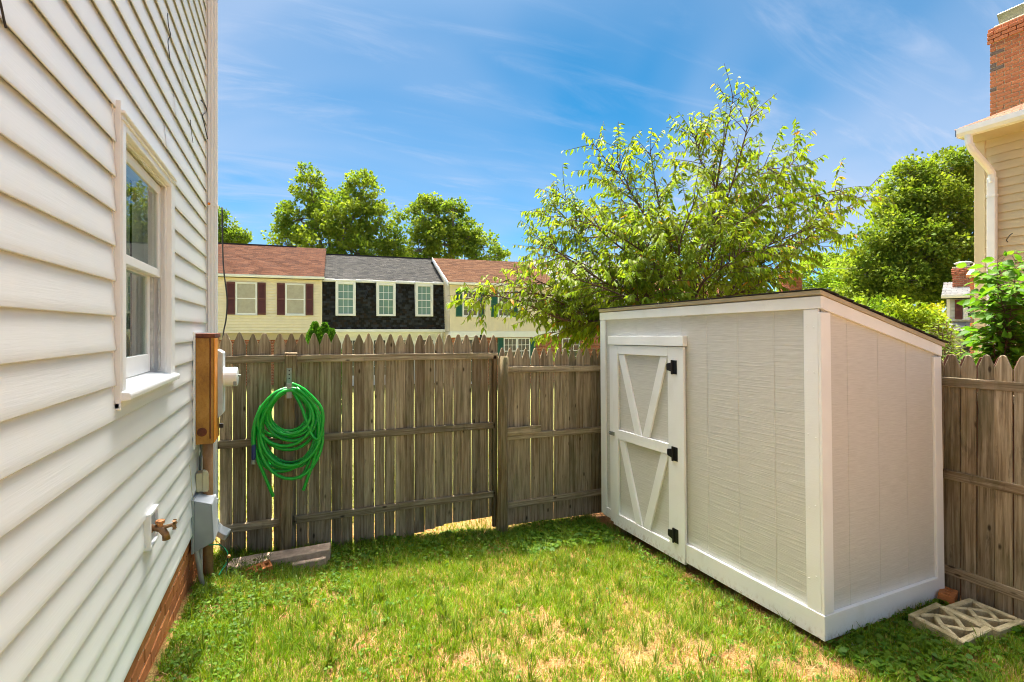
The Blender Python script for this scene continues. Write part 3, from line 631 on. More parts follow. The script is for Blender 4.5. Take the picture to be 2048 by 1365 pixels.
# ------------------------------------------------------------------ the shed (local: x to the right, y away, z up; origin at the near corner's foot)
shed = thing('shed', 'white lean-to shed with a barn style door, standing against the fence corner', 'shed', (2.985, 2.068, .118), rot=(R(-.75), 0, 0))
SL, SD, H0, H1 = 2.375, 1.252, 2.060, 1.737   # length, depth, wall height at front and back
def SY(px, py=800): return onX(px, py, 2.985).y-2.068
def grooved_front(y0, y1, z0, z1, grooves, x=0, gw=.017, gd=.0016, th=.012):
    mb = MB(); cuts = [y0]
    for g in sorted(grooves):
        if y0+.01 < g < y1-.01: cuts += [g-gw/2, g+gw/2]
    cuts.append(y1)
    for i in range(0, len(cuts)-1):
        d = gd if i % 2 else 0
        if i % 2: mb.box((x+d, cuts[i], z0), (x+th, cuts[i+1], z1))
        else: mb.box((x, cuts[i], z0), (x+th, cuts[i+1], z1))
    return mb
gy_ = [SY(a) for a in (1241.6, 1277.9, 1319.2, 1419.7, 1482.3, 1556)]
seam = SY(1366.4)
grooved_front(.01, seam-.0015, .0, 2.03, gy_).build('wall_panel', M['panel'], shed)
grooved_front(seam+.0015, SL-.01, .0, 2.03, gy_).build('wall_panel', M['panel'], shed)
# end wall, split into strips between grooves, sloped tops
def roof_h(x): return H0-.02+(H1-H0)*x/SD
ends = [.014, .25, .558, .864, SD-.01]
em = MB()
for i in range(4):
    a, b = ends[i]+(.0075 if i else 0), ends[i+1]-(.0075 if i < 3 else 0)
    em.prism([(a, 0, 0), (b, 0, 0), (b, 0, roof_h(b)), (a, 0, roof_h(a))], (0, .012, 0))
em.prism([(ends[0], .0018, 0), (ends[-1], .0018, 0), (ends[-1], .0018, roof_h(ends[-1])-.004), (ends[0], .0018, roof_h(ends[0])-.004)], (0, .012, 0))
em.build('wall_panel', M['panel'], shed)
em = MB().prism([(.014, SL-.012, 0), (SD-.01, SL-.012, 0), (SD-.01, SL-.012, roof_h(SD-.01)), (.014, SL-.012, roof_h(.014))], (0, .01, 0)); em.build('back_panel', M['panel'], shed)
MB().box((SD-.012, .012, 0), (SD, SL-.012, H1-.03)).build('rear_panel', M['panel'], shed)
T = .019
def board(a, b, name, m='brush', parent=shed, bev=.0025): return MB().box(a, b).build(name, M[m], parent, bev=bev)
# corner boards
board((-T, -.002, .150), (0, .094, 2.010), 'corner_board'); board((-T, -.002-T, .150), (.072, -.0025, 1.988), 'corner_board')
board((-T, SL-.088, .02), (0, SL, 2.010), 'corner_board'); board((SD-.083, -T, -.012), (SD+.004, 0, 1.692), 'corner_board')
for zz_ in (.35, .78, 1.22, 1.62, 1.9):
    for yy in (.025, .072): MB().lathe([(.0055, 0), (.0045, .0016), (.001, .002)], 8, Matrix.Translation((-T-.0005, yy+random.uniform(-.004, .004), zz_+random.uniform(-.02, .02))) @ Matrix.Rotation(R(-90), 4, 'Y')).build('screw_head', M['brush'], shed)
# skirts (the front one stops at the door)
DY0 = SY(1373)
board((-.026, -.027, .0), (-.0005, DY0-.004, .151), 'skirt_board'); board((-.0255, -.0265, -.002), (SD-.084, -.0005, .149), 'skirt_board')
board((-.0185, SY(1226)+.004, .015), (0, SL-.089, .10), 'skirt_board')
# fascias
MB().box((-T-.003, -.024, 2.012), (0, SL+.002, 2.088)).build('fascia', M['brush'], shed, bev=.0025)
MB().prism([(.001, -.023, 2.008), (SD+.006, -.023, 1.694), (SD+.006, -.023, 1.766), (.001, -.023, 2.089)], (0, .022, 0)).build('fascia', M['brush'], shed, bev=.0025)
# roof: deck with tan drip edge, shingle courses on top
rs = (H1-H0)/SD
def rp(x, y, h): return (x, y, H0+.030+rs*x*1.0+h)
MB().prism([rp(-.030, -.032, .001), rp(SD+.03, -.032, .001), rp(SD+.03, -.032, .028), rp(-.030, -.032, .028)], (0, SL+.04, 0)).build('drip_edge', M['drip'], shed, bev=.002)
tabs = MB()
mt = []
for c in range(9):
    x0 = SD+.065-c*.15; x1 = max(x0-.17, -.042)
    if x0 < 0: break
    yy = -.045-(.15 if c % 2 else 0)
    while yy < SL+.01:
        j = random.uniform(-.004, .004)
        a, b = max(yy, -.046), min(yy+.295, SL+.018)
        if b-a > .02:
            o = MB().prism([rp(x1, a, .030), rp(x0+j, a, .037), rp(x0+j, a, .044), rp(x1, a, .034)], (0, b-a, 0)).build('shingle', M['shing'], shed)
        yy += .30
# door
door = MB().box((-.012, SY(1377)+.012, .012), (-.0005, SY(1243)+.02, 1.74)).build('door', M['panel'], shed)
dl, dr = SY(1233), SY(1377.5)      # far (left) and near (right) edge in local y
hdr0, hdr1 = SY(1378), SY(1226.3)
def sub(mb, name, m='brush', bev=.0025): return mb.build(name, M[m], door, bev=bev)
board((-.045, hdr0-.002, 1.762), (-.0005, hdr1+.004, 1.847), 'door_header')
board((-.028, dl+.003, .0), (-.0005, SY(1226)+.002, 1.760), 'door_jamb')
DT = -.036
sub(MB().box((DT, dr+.002, -.018), (-.0125, SY(1345), 1.756)), 'stile'); sub(MB().box((DT, SY(1243.5), -.016), (-.0125, dl-.001, 1.756)), 'stile')
yi0, yi1 = SY(1345)+.001, SY(1243.5)-.001
sub(MB().box((DT-.0005, yi0, 1.672), (-.0125, yi1, 1.7555)), 'rail'); sub(MB().box((DT-.0005, yi0, .838), (-.0125, yi1, .930)), 'rail'); sub(MB().box((DT-.0005, yi0, -.017), (-.0125, yi1, .104)), 'rail')
def brace(ya, za, yb, zb, w=.088):
    d = Vector((0, yb-ya, zb-za)).normalized(); n = Vector((0, -d.z, d.y))*w/2
    a, b = Vector((-.032, ya, za)), Vector((-.032, yb, zb))
    # mitred flat on the rails
    def cut(p, z): return p+d*((z-p.z)/d.z)
    poly = [cut(a-n, za), cut(a+n, za), cut(a+n, zb), cut(a-n, zb)]
    sub(MB().prism(poly, (.0195, 0, 0)), 'brace')
yc = (yi0+yi1)/2
for zt, zb in ((1.670, .932), (.836, .106)):
    brace(yi1-.052, zt, yc+.055, zb); brace(yi0+.052, zt, yc-.055, zb)
for zc in (SY and [1.585, .862, .182]):
    hy = SY(1357)
    hg = MB().box((DT-.004, hy-.042, zc-.058), (DT-.0005, hy+.012, zc+.058)).prism([(DT-.005, hy+.012, zc-.040), (DT-.005, hy+.075, zc-.028), (DT-.005, hy+.082, zc-.02), (DT-.005, hy+.082, zc+.02), (DT-.005, hy+.075, zc+.028), (DT-.005, hy+.012, zc+.040)], (.0045, 0, 0)).tube([(DT-.010, hy+.010, zc-.06), (DT-.010, hy+.010, zc+.06)], .0085, 10)
    for zz_ in (-.04, .04): hg.lathe([(.005, 0), (.004, .003)], 8, Matrix.Translation((DT-.004, hy-.024, zc+zz_)) @ Matrix.Rotation(R(-90), 4, 'Y'))
    sub(hg, 'hinge', 'black', 0)
sub(MB().box((-.048, dl-.03, .862), (-.0285, dl+.05, .898)).tube([(-.048, dl+.03, .88), (-.062, dl+.03, .88)], .008, 8), 'latch', 'galv', .002)
# dark crawl gap under the shed: skids
for yy in (.25, 1.2, 2.1): board((.05, yy-.045, -.12), (SD-.1, yy+.045, -.004), 'skid', 'post')
board((.02, .02, -.003), (SD-.02, SL-.02, .0), 'floor_deck', 'post', bev=0)

# ------------------------------------------------------------------ row of town houses beyond the fence
RD = R(71.2); rdir = Vector((C_*math.sin(RD)+S_*math.cos(RD), C_*math.cos(RD)-S_*math.sin(RD), 0)); row_rz = math.atan2(rdir.y, rdir.x)
ORG = onD(644, HY, 24.0); GZ = -.75
def row_pt(s, y): n = Vector((-rdir.y, rdir.x, 0)); return Vector((ORG.x, ORG.y, 0))+rdir*s+n*y
def s_at(px, d=0.0):
    """row coordinate where the sight line through px meets the plane d metres in front of the row"""
    n = Vector((-rdir.y, rdir.x, 0)); r = ray(px, HY); o = Vector((ORG.x, ORG.y, 0))-n*d
    k = (o.x*n.x+o.y*n.y)/(r.x*n.x+r.y*n.y); p = r*k; return (p-o).dot(rdir)
def z_at(px, py, d=0.0, back=0.0):
    n = Vector((-rdir.y, rdir.x, 0)); r = ray(px, py); o = Vector((ORG.x, ORG.y, 0))-n*(d-back)
    k = (o.x*n.x+o.y*n.y)/(r.x*n.x+r.y*n.y); return EYE+r.z*k
def lap_wall(x0, x1, z0, z1, e=.13, y=0, t=.048):
    mb = MB(); z = z0
    while z < z1-.01:
        zt = min(z+e, z1); mb.add([(x0, y-t, z), (x1, y-t, z), (x1, y-.016, zt-.028), (x0, y-.016, zt-.028), (x0, y, z), (x1, y, z), (x1, y+.0, zt-.028), (x0, y+.0, zt-.028)], [(0, 1, 2, 3), (4, 5, 1, 0), (3, 2, 6, 7)]); z += e
    mb.box((x0, y+.001, z0), (x1, y+.1, z1)); return mb
def batten_wall(x0, x1, z0, z1, e=.16, y=0):
    mb = MB().box((x0, y, z0), (x1, y+.1, z1)); x = x0
    while x < x1-.02: mb.box((x+.008, y-.014, z0), (min(x+e-.008, x1), y, z1)); x += e
    return mb
def shingles(name, x0, x1, p0, p1, cols, parent, tab=.30, e=.14, seed=1, th=.012, stuff=True):
    """tabs on the slope from (y,z) p0 (eave) up to p1 (ridge)"""
    r = np.random.default_rng(seed); d = np.array([p1[0]-p0[0], p1[1]-p0[1]]); L = np.hypot(*d); d /= L; nrm = np.array([-d[1], d[0]])
    if nrm[1] < 0 and abs(nrm[1]) > .05: nrm = -nrm
    if nrm[0] > 0 and abs(nrm[1]) <= .3: nrm = -nrm
    V = []; Tn = []; c = 0; s = 0
    while s < L:
        xx = x0-(tab*.5 if c % 2 else 0)-r.uniform(0, .05)
        while xx < x1:
            a, b = max(xx, x0), min(xx+tab-.012, x1)
            if b-a > .02:
                s0 = s+r.uniform(-.008, .008); s1 = min(s+e*1.15, L); lo = th+r.uniform(0, .006)
                q = [(s0, lo), (s1, .002), (s0, -.002)]
                P3 = lambda x, t, h: (x, p0[0]+d[0]*t+nrm[0]*h, p0[1]+d[1]*t+nrm[1]*h)
                V.append([P3(a, *q[0]), P3(b, *q[0]), P3(b, *q[1]), P3(a, *q[1]), P3(a, *q[2]), P3(b, *q[2])])
                cc = cols[r.integers(len(cols))]; Tn.append(np.array(cc)*r.uniform(.85, 1.15))
            xx += tab
        s += e; c += 1
    me = np_mesh(name, np.array(V), [(0, 1, 2, 3), (4, 5, 1, 0)], len(V), np.array(Tn))
    return link(name, me, parent, M['tab'], stuff=stuff)
def slab(x0, x1, p0, p1, parent, name, m, th=.10):
    return MB().prism([(x0, p0[0], p0[1]), (x0, p1[0], p1[1]), (x0, p1[0], p1[1]-th), (x0, p0[0], p0[1]-th)], (x1-x0, 0, 0)).build(name, m, parent)
P_ = {n: plain(n, c, .6, var=v, scale=3, bump=.001) for n, c, v in (('cream_siding', (.83, .73, .53), .05), ('beige_siding', (.74, .64, .48), .05), ('white_trim', (.80, .79, .77), .04), ('maroon_shutter', (.115, .032, .028), .12), ('green_shutter', (.018, .105, .062), .1), ('soffit', (.50, .42, .29), .05), ('grey_white_siding', (.60, .60, .60), .05), ('metal_flue', (.5, .5, .48), .1))}
BROWN = [(.165, .066, .034), (.145, .057, .03), (.185, .077, .04), (.12, .05, .028)]; GREY = [(.088, .082, .074), (.115, .106, .094), (.068, .064, .06), (.10, .092, .08)]; BLK = [(.018, .020, .026), (.030, .033, .042), (.026, .020, .018), (.014, .013, .014), (.04, .044, .055)]
def window(parent, x0, x1, z0, z1, y, glass, muntin=(0, 0), fw=.075, proud=.05, frame='white_trim', rec=.02):
    f = MB().box((x0, y-proud, z0), (x0+fw, y+.03, z1)).box((x1-fw, y-proud, z0), (x1, y+.03, z1)).box((x0+fw, y-proud, z0), (x1-fw, y+.03, z0+fw)).box((x0+fw, y-proud, z1-fw), (x1-fw, y+.03, z1)).box((x0-.03, y-proud-.03, z0-.03), (x1+.03, y, z0)).build('window', P_[frame], parent, bev=.006)
    zm = (z0+z1)/2; gy0 = y-proud+rec
    MB().box((x0+fw, gy0, zm-.022), (x1-fw, gy0+.03, zm+.022)).build('meeting_rail', P_[frame], f)
    MB().box((x0+fw-.01, gy0+.012, z0+fw-.01), (x1-fw+.01, gy0+.02, z1-fw+.01)).build('pane', glass, f)
    if muntin[0]:
        b = MB(); nx, nz = muntin
        for i in range(1, nx): xx = lerp(x0+fw, x1-fw, i/nx); b.box((xx-.011, gy0+.003, z0+fw), (xx+.011, gy0+.013, z1-fw))
        for a_, c_ in ((z0+fw, zm), (zm, z1-fw)):
            for i in range(1, nz): q = lerp(a_, c_, i/nz); b.box((x0+fw, gy0+.004, q-.011), (x1-fw, gy0+.012, q+.011))
        b.build('muntin', P_[frame], f)
    return f
def shutter(parent, x0, x1, z0, z1, y, m):
    mb = MB().box((x0, y-.035, z0), (x0+.05, y, z1)).box((x1-.05, y-.035, z0), (x1, y, z1)).box((x0+.05, y-.035, z0), (x1-.05, y, z0+.08)).box((x0+.05, y-.035, z1-.08), (x1-.05, y, z1)).box((x0+.05, y-.035, (z0+z1)/2-.035), (x1-.05, y, (z0+z1)/2+.035))
    z = z0+.09
    while z < z1-.09: mb.add([(x0+.05, y-.028, z), (x1-.05, y-.028, z), (x1-.05, y-.01, z+.045), (x0+.05, y-.01, z+.045)], [(0, 1, 2, 3)]); z += .045
    mb.box((x0+.05, y-.008, z0+.08), (x1-.05, y, z1-.08)); return mb.build('shutter', P_[m], parent)
def brick_wall(parent, x0, x1, z0, z1, y, name='brick_wall'):
    mb = MB().box((x0, y, z0), (x1, y+.1, z1)).build(name, M['mortar'], parent)
    r = np.random.default_rng(3); V = []; c = 0; z = z0
    while z < z1-.03:
        x = x0-(.11 if c % 2 else 0)
        while x < x1:
            a, b = max(x, x0), min(x+.205, x1)
            if b-a > .03: V.append([(a, y-.012, z), (b, y-.012, z), (b, y-.012, z+.062), (a, y-.012, z+.062), (a, y, z), (b, y, z), (b, y, z+.062), (a, y, z+.062)])
            x += .215
        z += .074; c += 1
    t = np.array([(.40, .135, .07)])*r.uniform(.7, 1.2, (len(V), 1))
    link('bricks', np_mesh('bricks', np.array(V), [(0, 1, 2, 3), (4, 5, 1, 0), (3, 2, 6, 7), (0, 3, 7, 4), (1, 5, 6, 2)], len(V), t), parent, M['tab'], stuff=True)
def gutter(parent, x0, x1, y, z, m='white_trim'):
    pr = [(y, z), (y-.10, z+.005), (y-.125, z+.05), (y-.125, z+.125), (y-.115, z+.125), (y-.11, z+.03), (y-.01, z+.03), (y-.01, z+.125), (y, z+.125)]
    return MB().prism([(x0, a, b) for a, b in pr], (x1-x0, 0, 0)).build('gutter', P_[m], parent)

# yellow house
ya, yb = -8.5, 0.0
yh = thing('town_house', 'cream sided town house with brown roof and maroon shutters, next to the downspout', 'house', tuple(row_pt(0, 0)), row_rz, 'row houses beyond the fence')
yz1, yz0 = z_at(540, 557), z_at(540, 666.2)
lap_wall(ya, yb, yz0, yz1).build('siding', P_['cream_siding'], yh); MB().box((yb-.07, -.055, yz0), (yb+.004, .0, yz1)).build('corner_board', P_['cream_siding'], yh)
MB().box((ya, 0, yz0-.02), (yb, .42, yz0)).box((ya, .30, yz0-.32), (yb, .42, yz0-.02)).build('soffit', P_['soffit'], yh); brick_wall(yh, ya, yb, GZ, yz0-.32, .42)
MB().box((ya, .12, yz0), (yb, 8, yz1)).box((ya, .56, GZ), (yb, 8, yz0-.03)).build('wall', P_['cream_siding'], yh)
e0 = (-.28, yz1+.07); rdg = (4.0, z_at(540, 492.5, 0, 4.0))
gutter(yh, ya, yb+.12, -.20, yz1-.01); MB().box((ya, -.20, yz1-.012), (yb+.1, .0, yz1+.01)).build('eave_soffit', P_['soffit'], yh)
slab(ya-.1, yb+.1, e0, rdg, yh, 'roof', M['tab']); shingles('shingles', ya-.1, yb+.1, e0, rdg, BROWN, yh, seed=4)
slab(ya-.1, yb+.1, (8.3, yz1+.07), rdg, yh, 'rear_roof', M['tab'])
MB().box((ya, 3.92, rdg[1]-.03), (s_at(575)+.1, 4.08, rdg[1]+.05)).build('ridge_vent', M['shing'], yh)
MB().prism([(yb, .1, yz1), (yb, 8.2, yz1), (yb, 4.0, rdg[1]-.1)], (-.1, 0, 0)).build('gable', P_['cream_siding'], yh)
for (xl, xr, pl, pr_) in ((471.5, 515, 453.5, 532), (570.7, 611, 554.2, 627)):
    x0, x1 = s_at(xl), s_at(xr); zt, zb = z_at(490, 565), z_at(490, 630)
    window(yh, x0, x1, zb, zt, -.05, M['blindglass']); shutter(yh, s_at(pl), x0-.01, zb, zt, -.05, 'maroon_shutter'); shutter(yh, x1+.01, s_at(pr_), zb, zt, -.05, 'maroon_shutter')
window(yh, -5.6, -4.4, GZ+.9, yz0-.45, .42, M['farglass'], (3, 2))
# grey mansard house
gw = s_at(889.5)
gh = thing('town_house', 'dark mansard town house with grey roof and three white dormer windows', 'house', tuple(row_pt(0, 0)), row_rz, 'row houses beyond the fence')
zb_, zt_ = z_at(760, 659), z_at(760, 563.5)
mb0, mt0 = (-.05, zb_), (.38, zt_)
MB().prism([(.005, *mb0), (.005, *mt0), (.005, 3.0, zt_), (.005, 3.0, zb_)], (gw-.01, 0, 0)).build('mansard', M['shing'], gh)
shingles('mansard_shingles', .005, gw-.005, mb0, mt0, BLK, gh, tab=.17, e=.115, seed=9, th=.022)
e0, rdg = (.22, zt_+.08), (4.2, z_at(760, 514.5, 0, 4.2))
slab(0, gw, e0, rdg, gh, 'roof', M['tab']); shingles('shingles', 0, gw, e0, rdg, GREY, gh, tab=.24, seed=6)
slab(0, gw, (8.3, zt_), rdg, gh, 'rear_roof', M['tab']); MB().box((0, 4.12, rdg[1]-.02), (gw, 4.28, rdg[1]+.05)).build('ridge_cap', M['shing'], gh)
MB().box((0, .45, GZ), (gw, 8, zb_)).build('wall', P_['white_trim'], gh)
MB().box((.0, -.16, zb_-.14), (gw, .45, zb_)).box((.0, .2, zb_-.34), (gw, .45, zb_-.14)).build('cornice', P_['white_trim'], gh, bev=.01)
dx = [(671, 711.5), (753, 791.5), (831, 866.5)]
ed = [0.01]
for a, b in dx: ed += [s_at(a)-.02, s_at(b)+.02]
ed.append(gw-.01)
for i in range(0, len(ed), 2): MB().box((ed[i], .12, zt_-.055), (ed[i+1], .42, zt_+.075)).build('eave_board', P_['white_trim'], gh, bev=.008)
for i, (a, b) in enumerate(dx):
    x0, x1 = s_at(a, .1), s_at(b, .1); w0, w1 = z_at(710, 632, .1), z_at(710, 564, .1)
    dm = MB().box((x0, -.10, w0), (x0+.13, .45, w1+.02)).box((x1-.13, -.10, w0), (x1, .45, w1+.02)).box((x0+.13, -.10, w0), (x1-.13, .45, w0+.10)).box((x0+.13, -.10, w1-.13), (x1-.13, .45, w1+.02)).box((x0-.03, -.14, w1+.02), (x1+.03, .5, w1+.09)).build('dormer', P_['white_trim'], gh, bev=.01)
    MB().box((x0+.13, .02, w0+.10), (x1-.13, .035, w1-.13)).build('pane', M['greenglass'], dm)
    g = MB(); zm = (w0+w1)/2; xa, xb = x0+.13, x1-.13; za, zb2 = w0+.1, w1-.13; g.box((xa, -.03, zm-.03), (xb, .02, zm+.01))
    for q in (1/3, 2/3): g.box((lerp(xa, xb, q)-.010, .005, za), (lerp(xa, xb, q)+.010, .02, zb2))
    for q in (.25, .75): g.box((xa, .007, lerp(za, zb2, q)-.010), (xb, .02, lerp(za, zb2, q)+.010))
    g.build('muntin', P_['white_trim'], dm)
for x in (1.0, 2.3, 3.5, 4.7): window(gh, x, x+.75, GZ+.4, zb_-.45, .45, M['farglass'], (2, 2), .10)
MB().tube([(gw-.15, -.1, zb_-.10), (gw-.18, -.05, zb_-.35), (gw-.12, .3, zb_-.6), (gw-.12, .38, GZ)], .04, 8).build('downspout', P_['white_trim'], gh)
tb = MB(); dirx = V3((.18, 0, .42)); 
MB().tube([(s_at(729), .05, z_at(729, 597)), (s_at(737), .12, z_at(737, 576))], .045, 8).build('vent_pipe', M['black'], gh)
# tan house, standing forward
TF = 1.25; tx0, tx1 = gw, gw+5.75
th_ = thing('town_house', 'beige town house with brown roof and green shutters behind the leafy tree', 'house', tuple(row_pt(0, 0)), row_rz, 'row houses beyond the fence')
tz0, tz1 = z_at(960, 663.2, TF), z_at(960, 571, TF)
batten_wall(tx0, tx1, tz0, tz1, .15, -TF).build('siding', P_['beige_siding'], th_)
MB().box((tx0+.001, -TF+.12, tz0), (tx1, 7.4, tz1)).box((tx0+.001, -TF+.25, GZ), (tx1, 7.4, tz0-.01)).build('wall', P_['beige_siding'], th_)
e0 = (-TF-.28, tz1+.06); rdg = (2.9, z_at(960, 521, 0, 2.9))
# side wall lap courses facing left
sw = MB(); z = tz0
while z < rdg[1]:
    f = max(0, min(1, (rdg[1]-.1-z)/(rdg[1]-tz1+.001))) if z > tz1 else 1
    y1_ = lerp(2.9, -TF, f)
    sw.add([(tx0-.016, y1_, z), (tx0-.016, 2.9, z), (tx0-.002, 2.9, z+.125), (tx0-.002, y1_, z+.125), (tx0, y1_, z), (tx0, 2.9, z)], [(0, 1, 2, 3), (4, 5, 1, 0)]); z += .125
sw.build('side_siding', P_['beige_siding'], th_)
MB().prism([(tx0, -TF+.05, tz1), (tx0, 7.4, tz1), (tx0, 2.9, rdg[1]-.08)], (.1, 0, 0)).build('gable', P_['beige_siding'], th_)
slab(tx0-.12, tx1+.1, e0, rdg, th_, 'roof', M['tab']); shingles('shingles', tx0-.12, tx1+.1, e0, rdg, [(.195, .09, .044), (.17, .077, .037), (.22, .107, .054), (.14, .065, .035)], th_, seed=8)
slab(tx0-.12, tx1+.1, (7.7, tz1), rdg, th_, 'rear_roof', M['tab'])
MB().prism([(tx0-.15, e0[0], e0[1]+.02), (tx0-.15, rdg[0], rdg[1]+.02), (tx0-.15, rdg[0], rdg[1]-.16), (tx0-.15, e0[0], e0[1]-.16)], (.03, 0, 0)).build('rake_board', P_['white_trim'], th_)
gutter(th_, tx0-.1, tx1+.1, -TF-.20, tz1-.03); MB().box((tx0-.1, -TF-.2, tz1-.03), (tx1+.1, -TF, tz1-.005)).build('eave_soffit', P_['soffit'], th_)
MB().box((tx0, -TF-.05, tz0-.30), (tx1, -TF+.3, tz0-.0)).build('belt_board', P_['white_trim'], th_, bev=.01); brick_wall(th_, tx0, tx1, GZ, tz0-.30, -TF+.1)
for a, b, c, d in ((924.5, 956, 911.5, 968.5), (995, 1024.5, 982, 1035)):
    x0, x1 = s_at(a, TF), s_at(b, TF); w0, w1 = z_at(940, 634, TF), z_at(940, 580, TF)
    window(th_, x0, x1, w0, w1, -TF-.014, M['farglass'], (3, 2)); shutter(th_, s_at(c, TF), x0-.01, w0, w1, -TF-.014, 'green_shutter'); shutter(th_, x1+.01, s_at(d, TF), w0, w1, -TF-.014, 'green_shutter')
x0, x1 = s_at(1008, TF), s_at(1061, TF); w1 = z_at(1030, 676, TF); xm = (x0+x1)/2
for a, b in ((x0, xm), (xm+.01, x1)): window(th_, a, b, w1-1.35, w1, -TF+.09, M['farglass'], (3, 2), .06)
shutter(th_, s_at(996, TF), x0-.01, w1-1.35, w1, -TF+.09, 'green_shutter'); shutter(th_, x1+.01, s_at(1072, TF), w1-1.35, w1, -TF+.09, 'green_shutter')
window(th_, s_at(921, TF), s_at(949, TF), GZ+.1, w1, -TF+.09, M['farglass'], (2, 2), .08)
ln = MB().lathe([(.02, 0), (.06, .04), (.075, .2), (.09, .22), (.03, .30), (.012, .36)], 8, Matrix.Translation((s_at(961.5, TF), -TF-.0, tz0-.42))).build('wall_lantern', M['black'], th_)
# further houses of the row, mostly hidden by the tree
def far_house(label, x0, x1, fwd, eave, rise, siding, roofc, seed, chim=None):
    o = thing('town_house', label, 'house', tuple(row_pt(0, 0)), row_rz, 'row houses beyond the fence')
    lap_wall(x0, x1, GZ+2.6, eave, .125, -fwd).build('siding', siding, o); brick_wall(o, x0, x1, GZ, GZ+2.6, -fwd+.1)
    MB().box((x0, -fwd+.2, GZ), (x1, 7, eave)).build('wall', siding, o)
    e0 = (-fwd-.28, eave+.05); rg = (2.8, eave+rise)
    slab(x0-.1, x1+.1, e0, rg, o, 'roof', M['tab']); shingles('shingles', x0-.1, x1+.1, e0, rg, roofc, o, seed=seed); slab(x0-.1, x1+.1, (7.4, eave), rg, o, 'rear_roof', M['tab'])
    for q in (x0, x1-.08): MB().prism([(q, -fwd+.1, eave), (q, 7, eave), (q, 2.8, eave+rise-.1)], (.08, 0, 0)).build('gable', siding, o)
    gutter(o, x0-.1, x1+.1, -fwd-.2, eave-.06)
    L = x1-x0
    for q in (.22, .62): window(o, x0+L*q, x0+L*q+.9, eave-1.75, eave-.35, -fwd-.05, M['farglass'], (3, 2))
    for q in (.12, .6): window(o, x0+L*q, x0+L*q+1.1, GZ+.9, GZ+2.3, -fwd+.09, M['farglass'], (3, 2))
    return o
far_house('pale town house with a light grey roof behind the leafy tree', tx1+.02, tx1+5.8, .2, tz1+.05, 1.95, P_['grey_white_siding'], [(.36, .35, .34), (.42, .41, .39)], 12)
far_house('town house with a terracotta roof glimpsed through the leafy tree', tx1+5.85, tx1+11.6, .9, tz1-.35, 1.9, P_['beige_siding'], [(.42, .17, .10), (.36, .14, .085)], 13)
fh = far_house('pale end house with a brick chimney, left of the shed roof peak', tx1+11.65, tx1+17.4, .0, tz1-.75, 1.75, P_['grey_white_siding'], GREY, 14)
cb_ = onD(1592, 600, 26.5); cx_ = (Vector((cb_.x, cb_.y, 0))-Vector((ORG.x, ORG.y, 0))).dot(rdir); cy_ = (Vector((cb_.x, cb_.y, 0))-Vector((ORG.x, ORG.y, 0))).dot(Vector((-rdir.y, rdir.x, 0)))
def chimney(parent, x, y, z0, z1, w, dpt, flue=True, seed=2):
    ch = MB().box((x-w/2+.012, y+.012, z0), (x+w/2-.012, y+dpt-.012, z1)).build('chimney', M['mortar'], parent)
    r = np.random.default_rng(seed); V = []; c = 0; z = z0
    while z < z1-.02:
        o = .03 if z > z1-.24 else 0
        for side in (0, 1):
            L = w if side == 0 else dpt; t = -(.105 if c % 2 else 0)
            while t < L:
                a, b = max(t, 0), min(t+.2, L)
                if b-a > .03:
                    for far in (0, 1):
                        if side == 0:
                            yy = y-o if not far else y+dpt+o; yi = y+.02 if not far else y+dpt-.02
                            q = [(x-w/2+a, yy), (x-w/2+b, yy), (x-w/2+b, yi), (x-w/2+a, yi)]
                        else:
                            xx = x-w/2-o if not far else x+w/2+o; xi = x-w/2+.02 if not far else x+w/2-.02
                            q = [(xx, y+a), (xx, y+b), (xi, y+b), (xi, y+a)]
                        V.append([(*p, z) for p in q]+[(*p, z+.062) for p in q])
                t += .212
        z += .074; c += 1
    tn = np.array([(.42, .14, .075)])*r.uniform(.65, 1.2, (len(V), 1))
    link('bricks', np_mesh('bricks', np.array(V), [(0, 1, 5, 4), (1, 2, 6, 5), (2, 3, 7, 6), (3, 0, 4, 7), (4, 5, 6, 7), (0, 3, 2, 1)], len(V), tn), ch, M['tab'], stuff=True)
    MB().box((x-w/2-.01, y-.01, z1), (x+w/2+.01, y+dpt+.01, z1+.05)).build('cap', M['mortar'], ch, bev=.01)
    if flue: MB().lathe([(w*.28, 0), (w*.28, .12), (w*.45, .13), (w*.45, .16), (w*.25, .20)], 12, Matrix.Translation((x, y+dpt/2, z1+.05))).build('flue', P_['metal_flue'], ch)
    return ch
chimney(fh, cx_, cy_, 2.0, onD(1594, 549, 26.5).z, .88, .7)

# ------------------------------------------------------------------ neighbour's tan house at the right
NX = 10.0
nh = thing('house', 'tan sided neighbouring house with brick chimney and white downspout, behind the right fence', 'house', (14, 2, 0))
NL = Vector((14, 2, 0))
cy0 = onX(1949, 600, NX).y; nz1 = 4.97
for k in range(40):
    zb = -.1+k*.13
    if zb > nz1: break
    pr = [(.022, .016), (.0025, .014), (.002, 0), (-.003, .001), (.004, .06), (.0145, .125), (.018, .138)]; n = len(pr)
    v = [(NX+x-NL.x, yq-NL.y, zb+z) for yq in (-3, cy0-.13) for x, z in pr]
    MB().add(v, [(i, i+1, n+i+1, n+i) for i in range(n-1)]).build('siding_panel', M['tanvinyl'], nh, smooth=False)
MB().box((NX+.021, -3, -.2), (NX+8, cy0-.01, nz1)).build('wall', M['tanvinyl'], nh, world=True)
MB().box((NX-.012, cy0-.135, -.2), (NX+.02, cy0, nz1)).box((NX+.02, cy0-.012, -.2), (NX+.12, cy0, nz1)).build('corner_post', M['tanvinyl'], nh, bev=.004, world=True)
MB().box((NX-.42, -3, nz1), (NX+.02, cy0-.01, nz1+.02)).build('soffit', P_['soffit'], nh, world=True)
gz_ = nz1+.0
